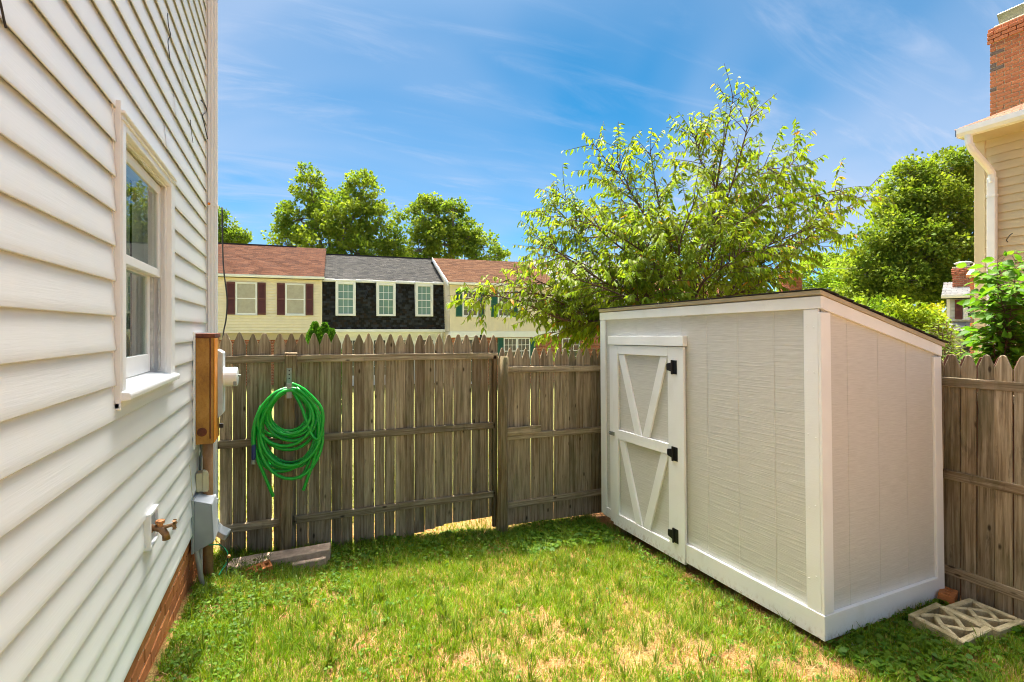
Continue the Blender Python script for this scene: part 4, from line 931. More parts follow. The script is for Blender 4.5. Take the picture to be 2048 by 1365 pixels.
gp = [(NX-.40, gz_-.0), (NX-.50, gz_+.01), (NX-.53, gz_+.06), (NX-.53, gz_+.14), (NX-.515, gz_+.14), (NX-.50, gz_+.04), (NX-.41, gz_+.04), (NX-.41, gz_+.14), (NX-.40, gz_+.14)]
MB().prism([(x, -3, z) for x, z in gp], (0, cy0-.01+3, 0)).box((NX-.53, cy0-.01, gz_), (NX-.40, cy0-.005, gz_+.14)).build('gutter', M['alu'], nh, world=True)
RP = .375
rv_ = []; tn = []; rr = np.random.default_rng(21)
for c in range(34):
    xa = NX-.50+c*.135; z_ = lambda x: gz_+.135+(x-NX+.5)*RP
    yq = -3-(.15 if c % 2 else 0)
    while yq < cy0+.02:
        a, b = yq, min(yq+.288, cy0+.03)
        rv_.append([(xa, a, z_(xa)+.016), (xa, b, z_(xa)+.016), (xa+.15, b, z_(xa+.15)+.002), (xa+.15, a, z_(xa+.15)+.002), (xa, a, z_(xa)-.002), (xa, b, z_(xa)-.002)]); tn.append(np.array((.36, .19, .12))*rr.uniform(.7, 1.2)); yq += .30
link('shingles', np_mesh('shingles', np.array(rv_), [(0, 3, 2, 1), (4, 0, 1, 5)], len(rv_), np.array(tn)), nh, M['tab'], world=True, stuff=True)
MB().prism([(NX-.50, -3, gz_+.13), (NX+4.1, -3, gz_+.13+4.6*RP), (NX+8.7, -3, gz_+.13), (NX+8.7, -3, gz_+.03), (NX+4.1, -3, gz_+.03+4.6*RP), (NX-.50, -3, gz_+.03)], (0, cy0+3.02, 0)).build('roof', M['shing'], nh, world=True)
MB().prism([(NX+.03, cy0-.1, nz1), (NX+8, cy0-.1, nz1), (NX+4.1, cy0-.1, nz1+1.6)], (0, .09, 0)).build('gable', M['tanvinyl'], nh, world=True)
# chimney on the far gable: near faces as single bricks
CX0, CXB, CY0, CY1 = 12.0, 11.32, cy0+.01, 5.09
ctop = 7.62
MB().box((CX0+.012, CY0, 2.8), (CX0+1.2, CY1-.012, ctop-.02)).box((CXB+.012, CY0, -.2), (CX0+1.3, CY1-.012, 2.95)).prism([(CXB, CY0, 2.95), (CX0+.02, CY0, 2.95), (CX0+.02, CY0, 3.55)], (0, CY1-CY0+.02, 0)).build('chimney', M['mortar'], nh, world=True)
MB().prism([(CXB-.03, CY0, 2.95), (CX0+.0, CY0, 3.55), (CX0, CY0, 3.60), (CXB-.03, CY0, 3.0)], (0, CY1-CY0+.04, 0)).build('chimney_shoulder', M['copper'], nh, world=True)
bmh = MB().box((-.02, -.1, -.030), (.02, .1, .030)).mesh('brick', .004); bmh.materials.append(M['cbrick'])
bmq = MB().box((-.02, -.045, -.0315), (.02, .045, .0315)).mesh('brick', .004); bmq.materials.append(M['cbrick'])
def course(xf, y0, y1, z, odd, prj=0):
    t = y1
    first = True
    while t > y0+.02:
        half = first and odd; L = .09 if half else .2; c = t-L/2
        if c-L/2 < y0-.12: break
        link('brick', bmq if half else bmh, nh, loc=(xf+.02-prj-NL.x, c-NL.y, z)); t -= L+.014; first = False
z = 5.95; c = 0
while z < ctop-.03:
    top = z > ctop-.26
    course(CX0, CY0-.05, CY1+(.03 if top else 0), z, c % 2, .03 if top and z < ctop-.1 else 0); z += .0745; c += 1
z = .9; c = 0
while z < 2.95: course(CXB, CY0+.0, CY1, z, c % 2); z += .0745; c += 1
z = 3.6
MB().box((CX0+.03, CY0-.1, ctop-.02), (CX0+1.2, CY1-.04, ctop+.035)).build('chimney_cap', M['mortar'], nh, bev=.01, world=True)
MB().prism([(CX0+.25, CY0+.1, ctop+.05), (CX0+.9, CY0+.1, ctop+.05), (CX0+1.0, CY0+.1, ctop+.28), (CX0+.12, CY0+.1, ctop+.28)], (0, .5, 0)).build('flue_cap', M['galv'], nh, bev=.01, world=True)
# downspout with elbows
dsy = onX(1985, 500, NX-.05).y
def dsp(pts, name):
    mb = MB(); p = [Vector(q) for q in pts]
    for i in range(len(p)-1): mb.tube([p[i], p[i+1]], .055, 4)
    return mb
nd = MB().box((NX-.095, dsy-.05, -.2), (NX-.015, dsy+.055, nz1-.62)).build('downspout', M['alu'], nh, bev=.008, world=True)
eb = MB(); pth = [V3((NX-.46, dsy+.12, nz1+.02)), V3((NX-.46, dsy+.11, nz1-.12)), V3((NX-.40, dsy+.09, nz1-.22)), V3((NX-.14, dsy+.02, nz1-.46)), V3((NX-.065, dsy, nz1-.56)), V3((NX-.055, dsy, nz1-.70))]
eb.tube(pth, .052, 8).build('elbow', M['alu'], nd, bev=.004)
MB().box((NX-.1, dsy-.055, 4.05), (NX-.01, dsy+.06, 4.09)).build('strap', M['alu'], nd)
cable('short dark wire stub sticking out of the tan siding', [(NX-.01, 4.02, 3.33), (NX-.05, 4.02, 3.36), (NX-.06, 3.98, 3.42), (NX-.03, 3.96, 3.45)], .006)
# small far house at the right
sh_o = onD(1925, HY, 18); 
sh = thing('house', 'small pale grey house with a maroon shutter and brick chimney, far right behind the trees', 'house', (sh_o.x, sh_o.y, -.6), R(-66))
def L(px): return (px-1925)/FPX*18
def Zp(py): return 2.6+(HY-py)/FPX*18
lap_wall(L(1902), 6, Zp(642), Zp(596), .13).build('siding', P_['grey_white_siding'], sh)
MB().box((L(1902), .1, 0), (6, 4.1, Zp(596))).build('wall', P_['grey_white_siding'], sh)
MB().box((L(1901), -.055, Zp(642)), (L(1906), 0, Zp(596))).build('corner_board', P_['white_trim'], sh)
shutter(sh, L(1913.5), L(1925), Zp(639), Zp(600), -.05, 'maroon_shutter'); window(sh, L(1926), L(1926)+.75, Zp(638.5), Zp(600.5), -.05, M['farglass'], (2, 2), .12)
ep, rp_ = (-.3, Zp(593)), (1.9, Zp(556))
slab(L(1893), 6.2, ep, rp_, sh, 'roof', M['tab']); shingles('shingles', L(1893), 6.2, ep, rp_, [(.30, .29, .27), (.25, .24, .23)], sh, seed=31)
MB().prism([(L(1902), .1, Zp(596)), (L(1902), 4, Zp(596)), (L(1902), 1.9, Zp(560))], (.1, 0, 0)).build('gable', P_['grey_white_siding'], sh)
slab(L(1893), 6.2, (4.4, Zp(593)), rp_, sh, 'rear_roof', M['tab']); gutter(sh, L(1893), 6.2, -.3, Zp(597))
slab(L(1905), 6, (-.8, Zp(662)), (0, Zp(645)), sh, 'porch_roof', M['tab']); MB().box((L(1905), -.8, Zp(668)), (6, -.72, Zp(660))).build('porch_beam', P_['white_trim'], sh)
shingles('porch_shingles', L(1905), 6, (-.8, Zp(661)), (0, Zp(645)), [(.30, .29, .27), (.25, .24, .23)], sh, seed=32)
MB().box((L(1926), -.05, 0), (L(1931), .0, Zp(668))).box((L(1931), -.02, 0), (L(1960), .0, Zp(668))).build('door', M['dark'], sh)
chimney(sh, L(1926), 1.0, Zp(590), Zp(531), .62, .5, True, 7)

# ------------------------------------------------------------------ foliage
LF_T = [0, .22, .5, .78, 1]; LF_W = [0, .20, .235, .13, 0]
def leaf_base(wid=1.0, droop=.22, fold=.35):
    mid = [(0, t, -droop*t*t) for t in LF_T]
    lf = [(-w*wid, t, -droop*t*t+fold*w*wid) for t, w in zip(LF_T[1:4], LF_W[1:4])]; rt = [(-x, y, z) for x, y, z in lf]
    V = np.array(mid+lf+rt); F = [(0, 1, 5), (1, 2, 6, 5), (2, 3, 7, 6), (3, 4, 7), (0, 8, 1), (1, 8, 9, 2), (2, 9, 10, 3), (3, 10, 4)]
    return V, F
def frames(d, up, roll):
    """rotation matrices with local y along d, local z near up, rolled"""
    d = d/np.linalg.norm(d, axis=1, keepdims=True); x = np.cross(d, up); x /= np.linalg.norm(x, axis=1, keepdims=True)+1e-9; z = np.cross(x, d)
    c, s = np.cos(roll)[:, None], np.sin(roll)[:, None]; x2 = x*c+z*s; z2 = z*c-x*s
    return np.stack([x2, d, z2], -1)
def place_leaves(tree, pos, dirs, size, tints, base, nparts, r, m='leaf', rollsd=.5):
    """the leaves nearest the viewer as single leaf parts, the others as one part"""
    n = len(pos); up = np.tile(np.array([0, 0, 1.]), (n, 1))+r.normal(0, .25, (n, 3)); Rm = frames(dirs, up, r.normal(0, rollsd, n)); V, F = base
    W = np.einsum('nij,kj->nki', Rm*size[:, None, None], V)+pos[:, None, :]
    L = np.array(tree.location)
    order = np.argsort(np.linalg.norm(pos-np.array([0, 0, EYE]), axis=1)); own = np.zeros(n, bool); own[order[:nparts]] = True
    rest = ~own
    if rest.any(): link('leaves', np_mesh('leaves', W[rest]-L, F, int(rest.sum()), tints[rest], True), tree, M[m], stuff=True)
    if nparts:
        vars_ = []
        for t in range(6):
            me = np_mesh('leaf', V[None], F, 1, tints[order[t*7 % n]][None], True); me.materials.append(M[m]); vars_.append(me)
        for q, i in enumerate(order[:nparts]):
            o = bpy.data.objects.new('leaf', vars_[q % 6]); COL.objects.link(o); o.parent = tree
            mm = Matrix([[*(Rm[i][a]*size[i]), pos[i][a]-L[a]] for a in range(3)]+[[0, 0, 0, 1]]); o.matrix_local = mm
def spline(p, n=10):
    p = [np.array(q, float) for q in p]; o = []
    for i in range(len(p)-1):
        a, b, c, d = p[max(i-1, 0)], p[i], p[i+1], p[min(i+2, len(p)-1)]
        for t in np.linspace(0, 1, n)[:-1]: o.append(.5*((2*b)+(c-a)*t+(2*a-5*b+4*c-d)*t*t+(3*b-a-3*c+d)*t**3))
    o.append(p[-1]); return np.array(o)
def V_(px, py, d): return np.array(onD(px, py, d))
# the leafy tree behind the fence and shed
r = np.random.default_rng(77)
TB = V_(1350, 700, 6.7); TB[2] = -.15
cherry = thing('cherry_tree', 'leafy cherry tree with drooping yellow-green leaves rising behind the shed', 'tree', tuple(TB))
wood_mb = MB(); trunk_mb = MB()
fork = TB+np.array([0, 0, 1.15])
tr = spline([TB, TB+np.array([.02, 0, .6]), fork]); trunk_mb.tube([tuple(p-TB) for p in tr], list(np.linspace(.10, .08, len(tr))), 12)
LIMBS = [
 ([(1385, 570, 6.7), (1422, 440, 6.7), (1440, 330, 6.65), (1468, 188, 6.6)], .042, 1.0, .55),
 ([(1440, 600, 6.7), (1530, 555, 6.75), (1640, 455, 6.8), (1735, 400, 6.8)], .032, 1.0, .62),
 ([(1420, 560, 6.8), (1500, 440, 7.0), (1600, 305, 7.2)], .030, 1.1, .9),
 ([(1400, 520, 6.5), (1460, 380, 6.3), (1505, 215, 6.2)], .026, .9, .55),
 ([(1330, 560, 6.5), (1290, 430, 6.5), (1185, 285, 6.6)], .030, 1.0, .55),
 ([(1350, 550, 6.3), (1320, 420, 6.1), (1300, 300, 6.0)], .024, .9, .75),
 ([(1300, 600, 6.3), (1200, 510, 6.4), (1105, 410, 6.4)], .026, 1.1, .95),
 ([(1290, 620, 6.0), (1200, 560, 5.8), (1095, 490, 5.7)], .024, 1.1, 1.0),
 ([(1360, 560, 6.9), (1290, 460, 7.0), (1220, 370, 7.1)], .024, 1.1, 1.0),
 ([(1260, 660, 6.2), (1130, 640, 6.0), (1030, 600, 5.9), (940, 588, 5.8)], .022, .62, .9),
 ([(1270, 640, 6.3), (1140, 590, 6.3), (1050, 550, 6.3)], .022, .8, .9),
 ([(1250, 660, 6.2), (1150, 640, 6.1), (1065, 615, 6.1)], .020, .8, 1.1),
 ([(1270, 670, 6.3), (1210, 655, 6.3), (1150, 635, 6.3)], .018, .8, 1.2),
 ([(1300, 630, 5.8), (1240, 590, 5.6), (1160, 560, 5.5)], .020, 1.0, 1.3),
 ([(1430, 570, 6.4), (1520, 500, 6.1), (1640, 450, 6.0)], .022, 1.1, 1.0),
 ([(1440, 590, 6.9), (1540, 530, 7.1), (1680, 470, 7.2)], .020, 1.0, .8),
 ([(1400, 540, 6.3), (1460, 460, 6.1), (1550, 390, 6.0)], .022, 1.1, 1.1),
 ([(1360, 580, 6.0), (1360, 490, 5.8), (1390, 400, 5.7)], .022, 1.2, 1.2),
 ([(1330, 600, 5.9), (1310, 530, 5.7), (1280, 460, 5.6)], .022, 1.2, 1.3),
 ([(1390, 600, 5.9), (1440, 540, 5.7), (1490, 500, 5.6)], .022, 1.2, 1.3),
 ([(1380, 550, 7.3), (1400, 450, 7.6), (1430, 360, 7.6)], .022, 1.1, 1.1),
 ([(1330, 580, 7.3), (1270, 500, 7.6), (1200, 450, 7.6)], .022, 1.1, 1.1),
 ([(1310, 640, 5.9), (1280, 610, 5.7), (1330, 560, 5.6)], .018, 1.1, 1.5),
 ([(1400, 620, 6.1), (1470, 590, 6.0), (1540, 560, 5.9)], .016, .9, 1.3),
 ([(1430, 500, 6.6), (1540, 420, 6.6), (1680, 380, 6.6)], .018, 1.0, .75),
 ([(1260, 640, 6.2), (1180, 630, 6.3), (1110, 600, 6.3)], .016, 1.0, 1.4),
 ([(1330, 570, 6.2), (1250, 480, 6.1), (1150, 440, 6.1)], .020, 1.1, 1.1),
]
pos, drs, siz, tin = [], [], [], []
def twig(p0, d, Lg, r0, leafy=1.0):
    d = d/np.linalg.norm(d); n = max(4, int(Lg/.07)); p = p0.copy(); pts = [p.copy()]
    for i in range(n):
        d = d+np.array([0, 0, -.045])+r.normal(0, .05, 3); d /= np.linalg.norm(d); p = p+d*(Lg/n); pts.append(p.copy())
    wood_mb.tube([tuple(q-TB) for q in pts], list(np.linspace(r0, .0018, len(pts))), 5)
    pts = np.array(pts); m = max(4, int(Lg/.0225*leafy)); side = 1
    hue = r.uniform(0, 1)
    for i in range(m):
        t = r.uniform(.12, 1) if i < m*.25 else lerp(.15, 1, i/m); f = t*(len(pts)-1); k_ = min(int(f), len(pts)-2)
        q = pts[k_]+(pts[k_+1]-pts[k_])*(f-k_); ax = pts[k_+1]-pts[k_]; ax /= np.linalg.norm(ax)
        lat = np.cross(ax, np.array([0, 0, 1])); lat /= np.linalg.norm(lat)+1e-6; side = -side
        dd = lat*side*r.uniform(.35, .95)+ax*r.uniform(.35, .8)+np.array([0, 0, -r.uniform(.35, 1.15)])+r.normal(0, .12, 3)
        if q[2] < 2.25 and q[1] < 4.98: continue          # nothing hangs over the fence top
        side_ = (q[0]*C_-q[1]*S_)/(q[0]*S_+q[1]*C_)      # the outer left of the crown is thin
        if r.random() > np.interp(side_, [-.10, .08, .18, .30], [.6, .66, .76, .97]): continue
        pos.append(q); drs.append(dd); siz.append(r.uniform(.060, .104))
        g = hue*.6+r.uniform(0, .4)
        c = np.array([.095, .175, .012])*(1-g)+np.array([.205, .245, .018])*g
        if r.random() < .012: c = np.array([.42, .20, .03])
        tin.append(c*r.uniform(1.15, 1.7))
LIMBS += [ ([(1270, 640, 6.3), (1150, 600, 6.2), (1010, 585, 6.0), (960, 610, 5.9)], .016, .8, 1.0), ([(1270, 650, 6.4), (1150, 625, 6.4), (1060, 640, 6.3)], .016, .9, 1.2), ([(1250, 670, 6.5), (1170, 660, 6.5), (1110, 665, 6.5)], .014, .9, 1.3), ([(1260, 640, 6.6), (1160, 560, 6.7), (1075, 520, 6.7)], .016, .9, 1.0),
 ([(1290, 560, 6.5), (1210, 470, 6.5), (1130, 400, 6.5)], .020, 1.2, 1.0), ([(1280, 600, 6.3), (1170, 530, 6.3), (1080, 490, 6.3)], .018, 1.2, 1.0),
 ([(1260, 660, 6.2), (1130, 610, 6.1), (1010, 560, 6.1)], .018, .75, .9),
 ([(1320, 520, 6.4), (1260, 380, 6.4), (1235, 330, 6.4)], .018, 1.2, .8),
 ([(1440, 460, 6.6), (1520, 340, 6.6), (1590, 380, 6.6)], .016, 1.1, .9), ([(1430, 420, 6.5), (1400, 320, 6.5), (1390, 270, 6.5)], .016, 1.1, .75),
 ([(1240, 680, 6.6), (1190, 650, 6.7), (1150, 620, 6.7)], .016, 1.0, 1.2),
 ([(1470, 560, 6.7), (1580, 480, 6.7), (1660, 400, 6.7)], .018, 1.1, .8)]
for via, r0, ln_, leafy in LIMBS:
    pts = spline([fork+r.normal(0, .03, 3)]+[V_(*q) for q in via], 9); n = len(pts)
    wood_mb.tube([tuple(q-TB) for q in pts], list(np.linspace(r0, .004, n)), 7)
    Ltot = np.sum(np.linalg.norm(np.diff(pts, axis=0), axis=1)); m = int(Ltot/.088)
    for j in range(m):
        t = lerp(.22, .985, j/max(1, m-1)); f = t*(n-1); k_ = min(int(f), n-2); q = pts[k_]+(pts[k_+1]-pts[k_])*(f-k_)
        ax = pts[k_+1]-pts[k_]; ax /= np.linalg.norm(ax); a = r.uniform(0, 2*math.pi)
        u = np.cross(ax, np.array([.3, .2, 1])); u /= np.linalg.norm(u); v = np.cross(ax, u); lat = u*math.cos(a)+v*math.sin(a)
        d = ax*r.uniform(.35, .9)+lat*r.uniform(.5, 1)+np.array([0, 0, .18]); Lg = ln_*r.uniform(.28, .62)*(1.2-.35*t)
        twig(q, d, Lg, .0055, leafy*.9)
        if r.random() < .42*leafy*(1-.6*t):
            e = q+d/np.linalg.norm(d)*Lg*.45; twig(e, d*.6+r.normal(0, .5, 3), Lg*.7, .004, leafy)
    twig(pts[-2], pts[-1]-pts[-2], .30, .0035, .9)
trunk_mb.build('trunk', M['bark'], cherry, smooth=True); wood_mb.build('branches', M['bark'], cherry, smooth=True)
place_leaves(cherry, np.array(pos), np.array(drs), np.array(siz), np.array(tin), leaf_base(.74, .28, .42), 300, r)
print('cherry leaves', len(pos))

# broad-leaved shrubs by the right fence
def shrub(name, label, base, tips, leafsize, nper, tintA, tintB, nparts, seed, wid=1.35, m='leaf', cat='shrub', droop=.35, spread=.5):
    r_ = np.random.default_rng(seed); base = np.array(base); o = thing(name, label, cat, tuple(base)); st = MB(); P_s, D_s, S_s, T_s = [], [], [], []
    for tip in tips:
        tip = np.array(tip); mid = (base+tip)/2+r_.normal(0, .08, 3)+np.array([0, 0, .1]); pts = spline([base, mid, tip], 8)
        st.tube([tuple(q-base) for q in pts], list(np.linspace(.014, .003, len(pts))), 6)
        for j in range(nper):
            t = r_.uniform(.3, 1)**.7; f = t*(len(pts)-1); k_ = min(int(f), len(pts)-2); q = pts[k_]+(pts[k_+1]-pts[k_])*(f-k_)
            dv = r_.normal(0, 1, 3); dv[2] = abs(dv[2])*.3; dv /= np.linalg.norm(dv); off = dv*r_.uniform(0, spread*.35)
            st.tube([tuple(q-base), tuple(q+off-base)], [.003, .0015], 4, False)
            P_s.append(q+off); D_s.append(dv+np.array([0, 0, -droop*r_.uniform(0, 1.4)])); S_s.append(leafsize*r_.uniform(.65, 1.15)); g = r_.random(); T_s.append((np.array(tintA)*(1-g)+np.array(tintB)*g)*r_.uniform(.8, 1.15))
    st.build('stems', M['bark'], o, smooth=True)
    place_leaves(o, np.array(P_s), np.array(D_s), np.array(S_s), np.array(T_s), leaf_base(wid, .25, .3), min(nparts, len(P_s)), r_, m); return o
sb = V_(2030, 700, 4.9); sb[2] = 0
tips = [V_(px, py, d) for px, py, d in ((1975, 535, 4.9), (1995, 518, 4.8), (2030, 520, 4.9), (2060, 550, 4.7), (1978, 600, 4.7), (1995, 570, 4.6), (2010, 600, 4.7), (2045, 600, 4.8), (1985, 655, 4.8), (2010, 650, 4.6), (2040, 660, 4.7), (2080, 620, 4.9), (2030, 570, 4.5), (2100, 560, 4.8), (1998, 690, 4.7), (2060, 690, 4.6))]
shrub('leafy_shrub', 'broad leaved green shrub in front of the white downspout of the tan house', sb, tips, .110, 110, (.06, .18, .012), (.16, .30, .022), 290, 5, spread=.5)
sb = V_(1893, 720, 6.2); sb[2] = -.05
tips = [V_(px, py, d) for px, py, d in ((1862, 660, 6.2), (1878, 643, 6.1), (1893, 640, 6.3), (1905, 655, 6.0), (1920, 690, 6.1), (1885, 670, 5.9), (1900, 680, 5.9), (1870, 690, 6.0), (1932, 705, 6.1), (1890, 700, 5.8), (1910, 705, 6))]
shrub('leafy_shrub', 'light green small leaved shrub between the shed roof and the right fence', sb, tips, .062, 70, (.075, .16, .02), (.20, .27, .06), 120, 6, 1.2)

# big trees: limbs, and leaf clumps spread over an uneven crown
def big_tree(name, label, base, blobs, n, leaf, tA, tB, seed, group=None, trunk_r=.28, clump=.55, m='farleaf', bark='greybark', gaps=.0):
    """blobs: (centre xyz, radius xyz) of the crown; leaves sit in clumps over each blob"""
    r_ = np.random.default_rng(seed); base = np.array(base, float); o = thing(name, label, 'tree', tuple(base), 0, group)
    tk = MB(); C0 = np.mean([np.array(b[0]) for b in blobs], axis=0)
    top = np.array([C0[0], C0[1], C0[2]]); ax = spline([base, (base*2+top)/3+r_.normal(0, .1, 3), top], 6)
    tk.tube([tuple(q-base) for q in ax], list(np.linspace(trunk_r, trunk_r*.45, len(ax))), 10)
    brn = MB()
    vol = np.array([np.prod(b[1]) for b in blobs])**(2/3); vol = vol/vol.sum(); Pn, Dn, Sn, Tn = [], [], [], []
    for (c, rad), w in zip(blobs, vol):
        c = np.array(c, float); rad = np.array(rad, float)
        st = ax[r_.integers(len(ax)//2, len(ax))]; pts = spline([st, (st+c)/2+r_.normal(0, .15, 3), c, c+np.array([0, 0, rad[2]*.6])], 5)
        brn.tube([tuple(q-base) for q in pts], list(np.linspace(trunk_r*.38, .02, len(pts))), 6)
        ncl = max(5, int(w*n/42))
        for _ in range(ncl):
            u = r_.normal(0, 1, 3); u /= np.linalg.norm(u); k = r_.uniform(.35, 1.12)**.6; cc = c+u*rad*k
            if r_.random() < .35: brn.tube([tuple(c-base), tuple((c+cc)/2-base+r_.normal(0, .06, 3)), tuple(cc-base)], [.035, .02, .008], 4, False)
            hue = r_.random(); cr = clump*r_.uniform(.6, 1.3); ml = int(42*r_.uniform(.6, 1.4))
            q = r_.normal(0, 1, (ml, 3)); q /= np.linalg.norm(q, axis=1, keepdims=True); q *= (r_.uniform(.2, 1, (ml, 1))**.5)*cr; q[:, 2] *= .7
            Pn.append(cc+q); d = q+u*cr*.4+r_.normal(0, cr*.5, (ml, 3)); d[:, 2] -= cr*.3; Dn.append(d); Sn.append(leaf*r_.uniform(.6, 1.25, ml))
            g = np.clip(hue*.7+r_.uniform(-.1, .4, ml), 0, 1)[:, None]; Tn.append((np.array(tA)*(1-g)+np.array(tB)*g)*r_.uniform(1.55, 2.1, (ml, 1)))
    tk.build('trunk', M[bark], o, smooth=True); brn.build('branches', M[bark], o, smooth=True)
    pos_, d_, s_, t_ = map(np.concatenate, (Pn, Dn, Sn, Tn)); k = len(pos_)
    up = r_.normal(0, 1, (k, 3))+np.array([0, 0, .6]); Rm = frames(d_, up, r_.uniform(-.6, .6, k))
    V = np.array([(0, 0, 0), (-.42, .45, .08), (0, .5, -.04), (.42, .45, .08), (-.2, .85, 0), (.2, .85, 0), (0, 1, -.08)]); F = [(0, 2, 1), (0, 3, 2), (1, 2, 6, 4), (2, 3, 5, 6)]
    W = np.einsum('nij,kj->nki', Rm*s_[:, None, None], V)+pos_[:, None, :]-base
    link('leaves', np_mesh('leaves', W, F, k, t_), o, M[m], stuff=True); return o
def B(px, py, d, rx, rz=None, ry=None):
    """blob of half-size rx, rz given in photo pixels at distance d"""
    c = V_(px, py, d); s = d/FPX; rz = rz or rx; return (tuple(c), (rx*s, (ry or (rx+rz)/2)*s, rz*s))
def gbase(px, d, z=-.9): b = V_(px, HY, d); b[2] = z; return b
GL = 'broad trees behind the row houses'
big_tree('maple_tree', 'big double-crowned tree rising behind the dark mansard house', gbase(680, 38),
  [B(622, 375, 38, 32, 38), B(600, 440, 38, 42, 42), B(725, 385, 38, 40, 38), B(690, 440, 37, 60, 50), B(760, 450, 38, 42, 48), B(640, 500, 37, 70, 45), B(730, 510, 37, 65, 45), B(575, 490, 38, 38, 35), B(790, 500, 38, 25, 40), B(655, 410, 39, 30, 40)],
  24000, .215, (.060, .105, .012), (.155, .178, .022), 41, GL, .35, .46)
big_tree('maple_tree', 'lower stepped tree rising behind the beige house roof', gbase(870, 40),
  [B(850, 440, 40, 38, 45), B(862, 405, 40, 22, 18), B(905, 425, 40, 28, 25), B(890, 480, 40, 50, 40), B(930, 475, 40, 35, 35), B(965, 495, 40, 35, 25), B(840, 500, 40, 35, 40), B(1000, 510, 40, 18, 14)],
  14500, .215, (.060, .105, .012), (.150, .174, .022), 42, GL, .3, .42)
big_tree('maple_tree', 'small dark tree top at the left above the cream house roof', gbase(455, 42),
  [B(440, 450, 42, 26, 26), B(480, 475, 42, 18, 14), B(455, 480, 42, 30, 20), B(420, 470, 42, 30, 30)],
  6000, .2, (.055, .095, .012), (.12, .15, .02), 43, GL, .25, .5)
big_tree('maple_tree', 'tall dense tree behind the shed at the right beside the tan house', gbase(1840, 24, -.5),
  [B(1830, 350, 24, 35, 28), B(1890, 345, 24, 45, 42), B(1800, 410, 24, 48, 48), B(1870, 420, 23.5, 62, 58), B(1930, 400, 24, 40, 60), B(1780, 480, 23.5, 55, 48), B(1850, 500, 23, 65, 58), B(1920, 500, 23.5, 50, 60), B(1745, 540, 23.5, 48, 45), B(1800, 560, 23, 62, 45), B(1870, 570, 23.5, 55, 45), B(1740, 590, 23.5, 50, 35), B(1945, 570, 24, 40, 50)],
  52000, .145, (.050, .088, .010), (.142, .165, .020), 44, None, .4, .42)
big_tree('willow_tree', 'pale green feathery tree left of the tall dense tree, above the shed roof', gbase(1650, 34),
  [B(1640, 550, 34, 45, 35), B(1690, 545, 34, 40, 35), B(1590, 560, 35, 35, 30), B(1660, 590, 33, 60, 35), B(1720, 575, 34, 35, 40), B(1570, 590, 35, 30, 25)],
  9000, .16, (.10, .16, .012), (.21, .26, .03), 45, None, .25, .4)
big_tree('maple_tree', 'distant dark green tree line peeking above the pale feathery tree', gbase(1690, 48),
  [B(1690, 525, 48, 40, 18), B(1640, 522, 48, 30, 14), B(1740, 520, 48, 35, 25)], 4000, .25, (.05, .085, .01), (.14, .16, .016), 46, None, .3, .55)
def bush(label, base, blobs, n, leaf, tA, tB, seed, name='round_bush', clump=.22):
    o = big_tree(name, label, base, blobs, n, leaf, tA, tB, seed, None, .05, clump); o['category'] = 'bush'; return o
bush('round dark green bush between the shed roof and the tall tree', gbase(1820, 15, -.3), [B(1815, 640, 15, 45, 38), B(1850, 655, 15, 40, 35), B(1785, 645, 15, 30, 30), B(1830, 690, 15, 60, 45)], 6500, .10, (.055, .10, .006), (.17, .20, .014), 51)
bush('yellow-green bush behind the round dark bush', gbase(1868, 19, -.3), [B(1876, 632, 19, 20, 22), B(1862, 660, 19, 30, 40), B(1880, 655, 19, 18, 24)], 4500, .10, (.13, .145, .006), (.29, .26, .02), 52)
bush('bushy green undergrowth behind the shed and the leafy tree', gbase(1480, 17, -.4), [B(1480, 650, 17, 60, 40), B(1560, 640, 17, 55, 40), B(1640, 645, 17, 60, 40), B(1400, 660, 17, 50, 35), B(1720, 640, 17, 55, 45)], 7000, .12, (.05, .10, .008), (.15, .19, .016), 54)
# clipped evergreen seen over the pickets: three pointed plumes
eg = onD(640, HY, 13.5)
ev = thing('evergreen_shrub', 'pointed bright green evergreen shrub peeking above the tall fence pickets', 'shrub', (eg.x, eg.y, -.45))
r = np.random.default_rng(61); Pn, Dn, Tn = [], [], []
for dxp, topy, rad in ((-10, 648, .26), (10, 650, .24), (24, 662, .20), (-20, 668, .2), (2, 660, .26)):
    c = V_(640+dxp, topy, 13.5+r.uniform(-.1, .1)); n = 2600; t = r.uniform(0, 1, n)**1.3; a = r.uniform(0, 2*math.pi, n); rr_ = 1.3*rad*np.minimum(1, (t*3.4)**.9)*r.uniform(.6, 1, n)+.01
    z = lerp(c[2], -.3, t); Pn.append(np.stack([c[0]+rr_*np.cos(a), c[1]+rr_*np.sin(a), z], -1)); Dn.append(np.stack([np.cos(a)*.6, np.sin(a)*.6, np.ones(n)], -1)+r.normal(0, .25, (n, 3)))
    Tn.append(np.array((.035, .115, .012))*(1-t[:, None]*0)+r.uniform(0, 1, (n, 1))*np.array((.05, .07, .004)))
MB().tube([(0, 0, 0), (0, 0, 1.6)], [.05, .02], 8).build('trunk', M['bark'], ev)
Pn, Dn, Tn = map(np.concatenate, (Pn, Dn, Tn)); k = len(Pn); Rm = frames(Dn, r.normal(0, 1, (k, 3)), np.zeros(k)); s_ = r.uniform(.06, .10, k)
V = np.array([(-.12, 0, 0), (.12, 0, 0), (.28, .55, .05), (-.28, .55, .05), (0, 1, 0)])
link('foliage', np_mesh('foliage', np.einsum('nij,kj->nki', Rm*s_[:, None, None], V)+Pn[:, None]-np.array(ev.location), [(0, 1, 2, 3), (3, 2, 4)], k, Tn), ev, M['farleaf'], stuff=True)

